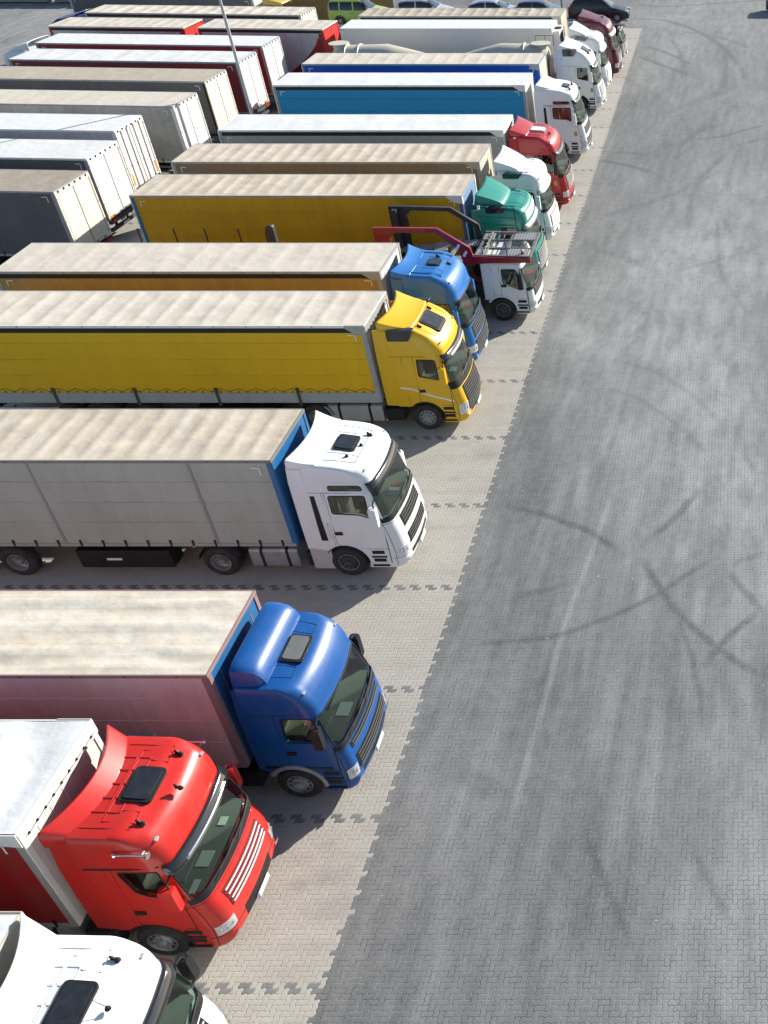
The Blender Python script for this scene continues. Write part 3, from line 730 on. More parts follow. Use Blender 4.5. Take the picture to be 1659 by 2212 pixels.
    for i in range(5): g.box((x0+.010,-W+.45+i*(2*W-.9)/4,(zf+zt)/2-.04),(.012,.03,zt-zf-.5))
    obj('wall_frame',g,post if not caps else (capm or lipm),fw)
    if fdots:
        g=MB(); g.box((x0+.035,0,zt-.19),(.02,2*W+.02,.30),1,.005)
        for i in range(9): g.lathe([(0,.03),(.02,.025),(.03,0)],(x0+.046,-W+.2+i*(2*W-.4)/8,zt-.24),'x',8)
        g.tube([(x0+.05,-W+.1+j*(2*W-.2)/30,zt-.24-.015*abs(math.sin(j*.8))) for j in range(31)],.008,4)
        obj('tarp_lacing',g,[BLACK,capm or lipm],fw)
    # rear doors
    if reardoor:
        for sg in (-1,1):
            g=MB(); g.box((xr-.005,sg*(W/2-.02),(zf+zt)/2-.06),(.05,W-.10,zt-zf-.26),0,.008); d=obj('rear_door',g,door,box)
            g=MB()
            yy=[sg*.07,sg*(W-.13)]
            for y in yy[1:]: g.box((xr-.034,y,(zf+zt)/2-.06),(.006,.013,zt-zf-.36))
            for z in (zf+.18,zt-.26): g.box((xr-.034,sg*(W/2-.03),z),(.006,W-.16,.013))
            obj('door_outline',g,doorrim,d)
            g=MB()
            g.box((xr-.032,sg*.028,(zf+zt)/2-.06),(.006,.008,zt-zf-.3))
            if not bars: g.box((xr-.045,sg*.2,zf+.12),(.05,.14,.08)); g.box((xr-.045,sg*.8,zf+.12),(.05,.14,.08))
            for yb in ((.30,.82) if bars else ()):
                g.tube([(xr-.055,sg*yb,zf+.05),(xr-.055,sg*yb,zt-.12)],.020,6)
                for z in (zf+.1,zt-.16,2.2): g.box((xr-.05,sg*yb,z),(.04,.09,.05))
            for z in (zf+.3,1.9,2.7,zt-.35): g.box((xr-.03,sg*(W-.03),z),(.04,.05,.05))
            obj('locking_bar',g,STEEL if bars else GREYM,d)
            g=MB(); g.box((xr-.04,sg*(W-.28),zf+.12),(.02,.42,.14)) if not bars else g.box((xr-.04,sg*(W-.16),zf+.45),(.02,.14,.55)); obj('marker_board',g,plates,d)
        g=MB(); g.box((xr,0,zt-.13),(.07,2*W-.02,.12),0,.01)
        for i in range(6): g.box((xr-.03,-W+.25+i*(2*W-.5)/5,zt-.10),(.06,.08,.08),1)
        for yy in (-W+.04,W-.04): g.box((xr-.012,yy,(zf+zt)/2-.04),(.07,.08,zt-zf-.1),0,.008)
        obj('door_frame',g,[door,BLACK],box)
        g=MB(); g.box((xr+.02,0,zf-.10),(.14,2*W-.06,.18),0,.01); g.box((xr+.12,0,.62),(.12,2*W-.2,.14),0,.01)
        for yy in (-.5,.5): g.box((xr+.25,yy,.85),(.1,.1,.5))
        ub=obj('underrun_bar',g,CHASS,root)
        for sg in (-1,1):
            g=MB(); g.box((xr-.055,sg*(W-.34),zf-.10),(.03,.45,.12),0,.01); obj('tail_light',g,REDL,ub)
        g=MB(); g.box((xr+.045,0,.62),(.03,.5,.11)); obj('number_plate',g,WHITEB,ub)
        for sg in (-1,1):
            g=MB(); g.box((xr+.9,sg*(W-.2),.55),(.02,.4,.5)); obj('mud_flap',g,BLACK,root)
    # chassis
    g=MB()
    for sg in (-1,1): g.box(((x0+xr)/2-.6,sg*.48,.98),(L-1.6,.12,.28))
    for i in range(12): g.box((x0-.8-i*(L-1.4)/11,0,1.06),(.08,2*W-.2,.08))
    obj('trailer_frame',g,CHASS,root)
    if axles:
        for ax in (0,1.31,2.62):
            xx=x0-L+5.55-ax
            g=MB(); g.tube([(xx,-1.0,.5),(xx,1.0,.5)],.075,8); obj('axle',g,CHASS,root)
            for sg in (-1,1): wheel(root,xx,sg*(W-.03),sg,'trailer',rim)
    if legs:
        g=MB()
        for sg in (-1,1):
            g.box((x0-2.55,sg*.95,.60),(.13,.13,1.0),0,.01); g.box((x0-2.55,sg*.95,.06),(.30,.26,.05),0,.01)
            g.tube([(x0-2.55,sg*.95,.5),(x0-3.1,sg*.6,1.05)],.03,5)
        g.tube([(x0-2.55,-.95,.8),(x0-2.55,.95,.8)],.03,5); obj('landing_gear',g,CHASS,root)
    if palletbox:
        for sg in (-1,1):
            g=MB(); g.box((x0-5.0,sg*(W-.32),.62),(2.6,.56,.60),0,.03); pb=obj('pallet_box',g,BLACK,root)
            g=MB(); g.box((x0-5.3,sg*(W-.03),.62),(.42,.01,.07)); obj('contour_mark',g,REFL,pb)
    for sg in (-1,1):
        g=MB()
        for z in (.62,.88): g.box((xr+1.5,sg*(W-.04),z),(2.2,.03,.10),0,.008)
        obj('side_guard',g,ALU,root)
    return box
#@@PART2
# ---------------- ground ----------------
class NG:
    def __init__(s,nt): s.nt=nt
    def m(s,op,a,b=None,c=None,clamp=False):
        n=s.nt.nodes.new('ShaderNodeMath'); n.operation=op; n.use_clamp=clamp
        for i,v in enumerate((a,b,c)):
            if v is None: continue
            if isinstance(v,(int,float)): n.inputs[i].default_value=v
            else: s.nt.links.new(v,n.inputs[i])
        return n.outputs[0]
    def noise(s,vec,scale,det=5,rough=.6,st=(1,1,1)):
        mp=s.nt.nodes.new('ShaderNodeMapping'); mp.inputs['Scale'].default_value=st; s.nt.links.new(vec,mp.inputs[0])
        n=s.nt.nodes.new('ShaderNodeTexNoise'); n.inputs['Scale'].default_value=scale; n.inputs['Detail'].default_value=det; n.inputs['Roughness'].default_value=rough
        s.nt.links.new(mp.outputs[0],n.inputs['Vector']); return n.outputs[0]
    def mix(s,f,a,b):
        n=s.nt.nodes.new('ShaderNodeMix'); n.data_type='RGBA'
        for k,v in (('Factor',f),('A',a),('B',b)):
            if isinstance(v,tuple): n.inputs[k].default_value=(*v,1)
            elif isinstance(v,(int,float)): n.inputs[k].default_value=v
            else: s.nt.links.new(v,n.inputs[k])
        return n.outputs['Result']
    def rng(s,v,a,b,c=0,d=1):
        n=s.nt.nodes.new('ShaderNodeMapRange'); s.nt.links.new(v,n.inputs[0])
        for i,q in enumerate((a,b,c,d)): n.inputs[i+1].default_value=q
        return n.outputs[0]
CELL=.1095; XB=-7.80; Y0=9.81
def paving():
    m=bpy.data.materials.new('interlocking_pavers'); m.use_nodes=True; nt=m.node_tree; b=nt.nodes['Principled BSDF']; g=NG(nt); M=g.m
    geo=nt.nodes.new('ShaderNodeNewGeometry'); sp=nt.nodes.new('ShaderNodeSeparateXYZ'); nt.links.new(geo.outputs['Position'],sp.inputs[0]); pos=geo.outputs['Position']
    gx=M('MULTIPLY',sp.outputs[0],1/CELL); gy=M('MULTIPLY',sp.outputs[1],1/CELL)
    wx=M('MULTIPLY',M('SINE',M('MULTIPLY',gy,2*PI)),.085); wy=M('MULTIPLY',M('SINE',M('MULTIPLY',gx,2*PI)),.085)
    # settled stones: low-frequency displacement of joints
    jx=M('MULTIPLY',M('SUBTRACT',g.noise(pos,7,2),.5),.22); jy=M('MULTIPLY',M('SUBTRACT',g.noise(pos,7.7,2,st=(1,1,3)),.5),.22)
    gx=M('ADD',M('ADD',gx,wx),jx); gy=M('ADD',M('ADD',gy,wy),jy)
    i=M('FLOOR',gx); j=M('FLOOR',gy); fx=M('FRACT',gx); fy=M('FRACT',gy)
    k=M('FLOORED_MODULO',M('ADD',i,j),4)
    k=M('ROUND',k); e=lambda v:M('COMPARE',k,float(v),.1)
    k0,k1,k2,k3=e(0),e(1),e(2),e(3)
    dl=M('ADD',fx,M('MULTIPLY',k1,10)); dr=M('ADD',M('SUBTRACT',1,fx),M('MULTIPLY',k0,10))
    db=M('ADD',fy,M('MULTIPLY',k3,10)); dt=M('ADD',M('SUBTRACT',1,fy),M('MULTIPLY',k2,10))
    d=M('MINIMUM',M('MINIMUM',dl,dr),M('MINIMUM',db,dt))
    ai=M('SUBTRACT',i,k1); aj=M('SUBTRACT',j,k3)
    cb=nt.nodes.new('ShaderNodeCombineXYZ'); nt.links.new(ai,cb.inputs[0]); nt.links.new(aj,cb.inputs[1])
    wn=nt.nodes.new('ShaderNodeTexWhiteNoise'); wn.noise_dimensions='2D'; nt.links.new(cb.outputs[0],wn.inputs['Vector']); rnd=wn.outputs['Value']
    ax=M('MULTIPLY',M('ADD',ai,M('ADD',M('MULTIPLY',M('ADD',k0,k1),1),M('MULTIPLY',M('ADD',k2,k3),.5))),CELL)
    ay=M('MULTIPLY',aj,CELL)
    bay=M('MULTIPLY',M('LESS_THAN',M('SUBTRACT',ax,M('MULTIPLY',ay,.0014)),-7.90),M('LESS_THAN',ay,90.1)); bay=M('MULTIPLY',bay,M('GREATER_THAN',ax,-47.2))
    # bay divider: two rows of dark stones every 35 rows
    rr=M('FLOORED_MODULO',M('SUBTRACT',aj,round(Y0/CELL)),35.0)
    div=M('MULTIPLY',M('LESS_THAN',rr,1.5),M('ADD',k0,k1)); bay=M('MULTIPLY',bay,M('SUBTRACT',1,div))
    at=nt.nodes.new('ShaderNodeAttribute'); at.attribute_name='wear'; sw=nt.nodes.new('ShaderNodeSeparateColor'); nt.links.new(at.outputs['Color'],sw.inputs[0])
    mark,light,dust=sw.outputs[0],sw.outputs[1],sw.outputs[2]
    # stone colours
    col=g.mix(bay,(.106,.109,.113),(.415,.39,.35))
    col=g.mix(M('MULTIPLY',g.rng(rnd,0,1,-.0,.30),1),col,g.mix(bay,(.088,.091,.094),(.335,.31,.275)))
    # dust and dirt
    fine=g.noise(pos,26,4,.7); sx=M('ADD',sp.outputs[0],M('MULTIPLY',sp.outputs[1],-.045)); cs=nt.nodes.new('ShaderNodeCombineXYZ'); nt.links.new(sx,cs.inputs[0]); nt.links.new(sp.outputs[1],cs.inputs[1])
    mid=g.noise(cs.outputs[0],2.0,7,.62,st=(1.3,.16,1)); big=g.noise(pos,.22,6,.6,st=(1.6,.55,1))
    dd=M('ADD',M('MULTIPLY',g.rng(mid,.36,.74),.60),M('MULTIPLY',g.rng(big,.30,.74),.62))
    dd=M('ADD',M('MULTIPLY',dd,.60),M('MULTIPLY',M('MULTIPLY',dust,M('ADD',.22,M('MULTIPLY',g.rng(g.noise(cs.outputs[0],1.1,7,.68,st=(1.2,.45,1)),.34,.68),.75))),.85)); dd=M('ADD',dd,M('MULTIPLY',M('SUBTRACT',fine,.5),.5)); 
    dd=M('ADD',dd,M('MULTIPLY',light,.35),None,True)
    dark=M('SUBTRACT',1,bay)
    col=g.mix(M('MULTIPLY',M('MULTIPLY',dd,dark),.66),col,(.455,.45,.445))
    dirty=g.rng(g.noise(pos,1.3,7,.7,st=(.6,1.3,1)),.45,.75,0,.35)
    col=g.mix(M('MULTIPLY',dirty,bay),col,(.24,.215,.185))
    mn=g.noise(pos,9,4,.7); mk=M('MULTIPLY',mark,g.rng(mn,.3,.6,.55,1))
    col=g.mix(M('MULTIPLY',mk,.68),col,(.065,.066,.070))
    # joints: dark with pale sand along them
    jn=g.noise(pos,3.0,3,.6); jt=g.rng(d,.02,.085,1,0); sand=M('MULTIPLY',g.rng(jn,.42,.62),dark)
    col=g.mix(M('MULTIPLY',jt,M('SUBTRACT',.70,M('MULTIPLY',bay,.38))),col,g.mix(M('MULTIPLY',sand,.55),g.mix(bay,(.055,.056,.06),(.20,.18,.155)),(.50,.49,.46)))
    ch=M('GREATER_THAN',g.noise(pos,10,2,.5),.70); cz=g.rng(g.noise(pos,.45,3),.5,.6); col=g.mix(M('MULTIPLY',M('MULTIPLY',ch,cz),g.rng(d,.04,.26,.9,0)),col,(.62,.60,.55))
    nt.links.new(col,b.inputs['Base Color']); b.inputs['Roughness'].default_value=.82; b.inputs['Specular IOR Level'].default_value=.3
    h=M('ADD',g.rng(d,.0,.13,0,1),M('MULTIPLY',fine,.25)); h=M('ADD',h,M('MULTIPLY',rnd,.3))
    bp=nt.nodes.new('ShaderNodeBump'); bp.inputs['Strength'].default_value=.55; bp.inputs['Distance'].default_value=.010
    nt.links.new(h,bp.inputs['Height']); nt.links.new(bp.outputs[0],b.inputs['Normal'])
    return m
PAV=paving()
MARKS=[([(-7.5,25.4),(-6.6,25.1),(-5.84,24.79),(-5.09,24.38),(-4.52,24.07),(-3.77,23.37),(-3.25,22.85)],.16,1),([(-6.55,20.9),(-5.71,21.23),(-4.64,21.64)],.16,.8),
([(-7.2,19.2),(-5.42,19.38),(-4.8,19.51),(-3.79,20.06),(-2.96,20.57),(-2.12,21.27),(-1.2,22.27),(-.56,22.78)],.12,.8),([(-2.81,23.37),(-2.28,24.07),(-1.83,24.79),(-1.13,26.31)],.16,.9),
([(-2.76,22.71),(-2.22,21.51),(-1.62,20.38),(-.59,19.14),(.04,18.5),(.77,18.05)],.15,1),([(-.95,18.16),(-.55,19.09),(.04,19.88),(.75,20.64)],.14,1),
([(-.42,22.49),(-.09,21.78),(.4,20.97),(.83,20.19)],.14,.8),([(-1.67,20.45),(-1.22,18.97),(-.93,17.5),(-.86,16.51)],.10,.7),([(.16,28.53),(.48,27.39),(.67,26.66)],.12,.7),([(-.32,22.34),(.23,22.71),(.89,23.0)],.14,.6),
([(-9,93.7),(-6.34,93.48),(-3.77,90.26),(-1.79,85.86),(-.67,82.18),(.03,78.42)],.3,.9),([(-5.29,86.63),(-4.49,83.25),(-3.96,79.08),(-3.8,77.13)],.25,.8),([(-7.48,83.99),(-6.18,83.25),(-4.74,81.12),(-3.34,78.42)],.22,1),
([(-7.35,81.12),(-6.47,79.75),(-5,77.77),(-3.24,75.56)],.25,1),([(-1.03,82.53),(-.83,79.75),(-.88,75.87),(-.91,71.73)],.22,.8),([(.2,78.42),(.59,74.05)],.22,.8),([(-4.67,89.02),(-2.77,88.21),(-.89,86.63),(.92,83.25)],.25,.7),
([(1.87,64.25),(.37,63.09),(-1.01,61.74),(-2.73,61.3)],.2,.8),([(1.81,61.74),(.02,60.23)],.2,.9),([(-3.35,59.81),(-2.88,61.74),(-2.09,63.32),(-1.05,64.02)],.2,.7),([(-9.26,99.31),(-6.11,98.34),(-2.04,99.81),(2.76,101.32)],.3,.8),
([(-8.05,57.8),(-6.8,57.13),(-5.65,56.48),(-4.48,55.31)],.24,.9),([(-7.5,58.94),(-6.22,58.94),(-4.99,58.48)],.25,.6),([(-.65,58.71),(-1.64,56.05),(-2.33,52.99),(-2.38,50.54),(-2.51,47.26)],.25,.6),
([(-1.0,49),(-.89,44.75),(-.74,42.3),(-.32,40.82),(.6,38)],.16,.4),([(1.06,45.36),(-.16,44.45),(-1.05,43.72),(-3,42.6)],.18,.35),([(-4.9,34.5),(-4.19,34.33),(-3.25,33.82),(-2.83,33.43),(-1.5,31.8),(-.6,30)],.16,.4),([(-5.2,32.4),(-4.54,32.27),(-3.68,31.81),(-3.23,31.35),(-2,29.9),(-1,28)],.16,.4),([(-3.56,40.95),(-3.68,37.84),(-3.78,34.95),(-4.1,30),(-4.6,26)],.14,.3),
([(-3.5,13.8),(-3.03,12.84),(-2.57,11.79),(-2.12,10.96),(-1.94,10.47)],.09,.8),([(-1.03,13.25),(-.54,12.11),(.05,10.96)],.1,.6),([(.32,10.57),(.59,10.18)],.1,.8),([(-3.22,12.33),(-3.31,11.47),(-3.23,10.47)],.15,.5),([(-8.2,75.5),(-5,70),(-3.5,66),(-2.6,61)],.3,.4),([(-6.9,49),(-5.2,50.5),(-3,52.5),(-1,56)],.3,.4),
([(-5,66),(-2,70),(0,73)],.5,.35),([(-7,45.5),(-5,44),(-3.5,42.5)],.3,.4),([(-6.8,30),(-6.5,27),(-6.6,24)],.5,.4),([(-6.9,15.5),(-6,14.8),(-5,14.2)],.35,.5)]
LIGHTS=[([(-3.95,26),(-4.1,24.5),(-4.21,23.45),(-4.43,21.78),(-4.56,20.64),(-4.71,19.2),(-4.76,17.29),(-4.84,16.66),(-5.0,13.5)],.10,1),([(-4.86,27.95),(-4.96,26.13),(-5,24.79)],.18,.8),([(-1.63,23.68),(-1.66,22.2)],.22,1),([(-2.65,22.42),(-2.62,20.19)],.15,.8),([(-3.08,23.68),(-3.22,21.51)],.15,.8),
([(-1.1,22),(-1.05,19.5)],.2,.6),([(.1,19.5),(.2,16)],.25,.6),([(-3.1,18.5),(-3.3,15)],.3,.5),([(-1.9,18),(-2.1,13)],.25,.5),([(-5.6,19),(-6.1,14)],.25,.4),([(-5.6,26),(-6.2,22)],.2,.4)]
BLOBS=[(-58,88,12,.55),(-75,96,12,.6),(-52,97,6,.4),(-.4,9,1.2,.5),(.9,11,1.0,.5),(-1.6,8.2,.9,.4),(.9,15,.9,.5),(-.9,19,.8,.35),(.3,20.5,.6,.4),(-2.4,22.5,.5,.35),(-5.9,32,.8,.4),(-3.2,24.6,.7,.4),(-1.2,25.3,.8,.5),(-4.5,43.3,1.2,.9),(-6.6,36.7,1.0,.9),(-1.7,46.1,1.3,.8),(-2.8,42.3,1.6,.6),(-4.5,36.1,1.8,.7),(-2.3,38.4,1.8,.6),(.4,43,1.8,.7),(-.1,35.6,1.8,.5),(-2,33.5,1.6,.6),(-6.4,40.9,1.4,.45),(-.5,30.5,2.0,.7),(-2.2,27.5,1.6,.5),(-3.9,29,1.1,.5),(.5,25.5,1.6,.7),(-1.1,11.7,.7,.35),(-2.9,10.2,.5,.3),(.1,12.6,.9,.45),(-2.3,15,.8,.3),(.6,22,1.2,.5),(-6.4,77,2,.5),(-5,84,2,.6),(-1,70,3,.3),(2,95,8,.5),(-6,95,4,.4),(-2,48,4,.4),(.5,52,3,.35),(-.5,16,1.0,.35)]
_r=random.Random(3); STAINS=[]
for yc in (7.8,11.8,15.6,19.5,23.2,27.0,30.9,34.9,39,42.4,46.6,51.1,55,59,63.5,67.7,72.4,76):
    for _ in range(7): STAINS.append((_r.uniform(-13.5,-8.0),yc+_r.gauss(0,.9),_r.uniform(.05,.38),_r.uniform(.12,.5)))
    for sg in (-1,1):
        a=_r.uniform(-.5,.5); MARKS.append(([(-13,yc+sg*1.0),(-9.5,yc+sg*1.0),(-7.9,yc+sg*1.0+a*.2),(-6.3,yc+sg*1.0+a)],.13,_r.uniform(.06,.2)))
def ground_part(name,x0,x1,y0,y1,step,zz=0.0,stepy=None):
    nx=int(round((x1-x0)/step)); ny=int(round((y1-y0)/(stepy or step)))
    X,Y=np.meshgrid(np.linspace(x0,x1,nx+1),np.linspace(y0,y1,ny+1),indexing='ij'); P=np.stack([X.ravel(),Y.ravel()],1)
    def poly(lst):
        out=np.zeros(len(P))
        for pts,wd,st in lst:
            # smooth the polyline
            q=[np.array(p) for p in pts]
            for _ in range(2):
                r=[q[0]]
                for a,b in zip(q,q[1:]): r+=[a*.75+b*.25,a*.25+b*.75]
                q=r+[q[-1]]
            dm=np.full(len(P),1e9); n=len(q)
            bb=np.array(q); msk=(P[:,0]>bb[:,0].min()-1.5)&(P[:,0]<bb[:,0].max()+1.5)&(P[:,1]>bb[:,1].min()-1.5)&(P[:,1]<bb[:,1].max()+1.5)
            if not msk.any(): continue
            Q=P[msk]; dq=np.full(len(Q),1e9)
            for a,b in zip(q,q[1:]):
                ab=b-a; t=np.clip(((Q-a)@ab)/max(1e-9,ab@ab),0,1); dq=np.minimum(dq,np.linalg.norm(Q-(a+t[:,None]*ab),axis=1))
            e0=np.minimum(np.linalg.norm(Q-q[0],axis=1),np.linalg.norm(Q-q[-1],axis=1))
            wd=wd*.82; v=np.exp(-(dq/wd)**4)*st*np.clip(e0/.8,.15,1); out[msk]=np.maximum(out[msk],v)
        return out
    mk=poly(MARKS); lt=poly(LIGHTS); du=np.zeros(len(P))
    for bx,by,r,s_ in STAINS: mk=np.maximum(mk,s_*np.exp(-(((P[:,0]-bx)/(r*1.5))**2+((P[:,1]-by)/r)**2)))
    for bx,by,r,s_ in BLOBS: du+=s_*np.exp(-(((P[:,0]-bx)/r)**2+((P[:,1]-by)/(r*1.9))**2))
    me=bpy.data.meshes.new(name); nv=len(P); me.vertices.add(nv)
    me.vertices.foreach_set('co',np.column_stack([P,np.full(nv,zz)]).ravel())
    I=np.arange(nv).reshape(nx+1,ny+1); F=np.stack([I[:-1,:-1],I[1:,:-1],I[1:,1:],I[:-1,1:]],-1).reshape(-1,4)
    me.loops.add(F.size); me.loops.foreach_set('vertex_index',F.ravel()); me.polygons.add(len(F)); me.polygons.foreach_set('loop_start',np.arange(0,F.size,4)); me.polygons.foreach_set('loop_total',np.full(len(F),4))
    me.update(); at=me.color_attributes.new('wear','FLOAT_COLOR','POINT')
    at.data.foreach_set('color',np.column_stack([mk,lt,np.clip(du,0,1),np.ones(nv)]).ravel().astype(np.float32))
    me.materials.append(PAV); o=bpy.data.objects.new(name,me); COL.objects.link(o); o['kind']='structure'; return o
ground_part('driveway',XB-.0,4,4,60,.08)
ground_part('driveway',XB-.0,4,60,115,.2)
ground_part('parking_pavement',-13.4,XB,2,60,.12)
ground_part('parking_pavement',-13.4,XB,60,115,.4)
ground_part('parking_pavement',-47.2,-13.4,2,115,.6)
ground_part('yard_paving',-90,-47.2,30,115,2)
mb=MB(); mb.add([(-900,-300,-.006),(900,-300,-.006),(900,1500,-.006),(-900,1500,-.006)],[(0,1,2,3)])
o=obj('ground',mb,mat('ground_asphalt',(.16,.16,.165),.9,dirt=.5,dcol=(.24,.235,.225),scale=.15)); o['kind']='structure'
mb=MB(); mb.add([(4,-5,-.003),(60,-5,-.003),(60,160,-.003),(4,160,-.003)],[(0,1,2,3)]); o=obj('road',mb,PAV); o['kind']='structure'

# ---------------- colours ----------------
ROOF_W=tarp('white',(.74,.74,.74),(.55,.54,.53),.5)
ROOF_WS=tarp('white_streaked',(.74,.74,.75),(.50,.44,.36),.55)
ROOF_B=tarp('beige',(.62,.55,.46),(.43,.335,.235),.8,per=.62)
ROOF_BL=tarp('beige_light',(.66,.595,.51),(.50,.425,.34),.7,per=.9)
ROOF_C=tarp('cream_long',(.71,.655,.57),(.46,.36,.25),.8,long=1,per=.36)
ROOF_T=tarp('tan',(.40,.34,.27),(.26,.215,.17),.8)
ROOF_D=tarp('dusty_tan',(.50,.435,.35),(.34,.29,.23),.8)
C_RED=curtain('dark_red',(.30,.008,.010)); C_MAU=curtain('faded_mauve',(.70,.50,.51),.55,(.52,.35,.32)); C_GREY=curtain('grey',(.385,.41,.365),.5,(.27,.285,.25))
C_YEL=curtain('ochre_yellow',(.74,.42,.008),.3,(.52,.29,.008)); C_OCH=curtain('brown_ochre',(.46,.27,.06),.6,(.24,.165,.09)); C_GOLD=curtain('golden',(.60,.335,.008),.45,(.36,.21,.02))
C_BLUE=curtain('cyan_blue',(.010,.25,.50),.25,(.02,.20,.40)); C_ROY=curtain('royal_blue',(.01,.06,.36),.3); C_LG=curtain('light_grey',(.50,.50,.50),.5,(.28,.28,.29)); C_DG=curtain('dark_grey',(.10,.10,.115),.6,(.15,.14,.13))
C_BG=curtain('beige_grey',(.50,.47,.42),.6,(.24,.22,.19)); C_BRG=curtain('brown_grey',(.22,.19,.16),.6); C_MAR=curtain('maroon_side',(.26,.03,.035),.4); C_BR=curtain('brown',(.22,.15,.055),.5)
F_WHITE=mat('front_white',(.66,.65,.62),.5,dirt=.4,dcol=(.42,.38,.32),scale=1.2); F_BLUE=mat('front_blue',(.016,.12,.30),.42,dirt=.5,dcol=(.06,.19,.36),scale=1.0); F_CREAM=mat('front_cream',(.62,.56,.46),.6,dirt=.5,dcol=(.42,.36,.28),scale=1.1)
DOORW=mat('door_white',(.74,.73,.70),.4,dirt=.3,dcol=(.60,.57,.50),scale=.9); DOORC=mat('door_cream',(.74,.70,.60),.45,dirt=.35,dcol=(.58,.51,.40),scale=.9); DOORR=mat('door_red',(.62,.03,.02),.4,dirt=.3,dcol=(.4,.05,.04),scale=1)
WTRIM=mat('white_trim',(.72,.71,.69),.5,dirt=.35,dcol=(.52,.49,.44),scale=2); GTRIM=mat('grey_trim',(.36,.355,.35),.5,dirt=.5,dcol=(.24,.23,.21),scale=2); GPOST=mat('post_grey',(.33,.335,.34),.45,.1,dirt=.5,dcol=(.22,.21,.2),scale=3)
WBOARD=mat('board_grey',(.36,.37,.385),.5,dirt=.5,dcol=(.24,.24,.24),scale=2.5); SILV=mat('silver_paint',(.42,.43,.45),.35,.5,dirt=.4,dcol=(.25,.24,.23),scale=2)
P_W=paint('white',(.79,.80,.80),.10); P_R=paint('red',(.52,.020,.014),.12); P_B=paint('blue',(.004,.075,.28),.12); P_Y=paint('yellow',(.74,.42,.006),.12); P_SB=paint('sky_blue',(.018,.145,.43),.15); P_G=paint('sea_green',(.012,.235,.185),.2)
P_R2=paint('carmine',(.42,.012,.018),.12); P_M=paint('maroon',(.12,.012,.03),.2); P_S=paint('pale_silver',(.50,.49,.46),.3); P_CR=mat('cream_paint',(.62,.555,.43),.4,0,.2,dirt=.3,dcol=(.44,.38,.29),scale=1.2)

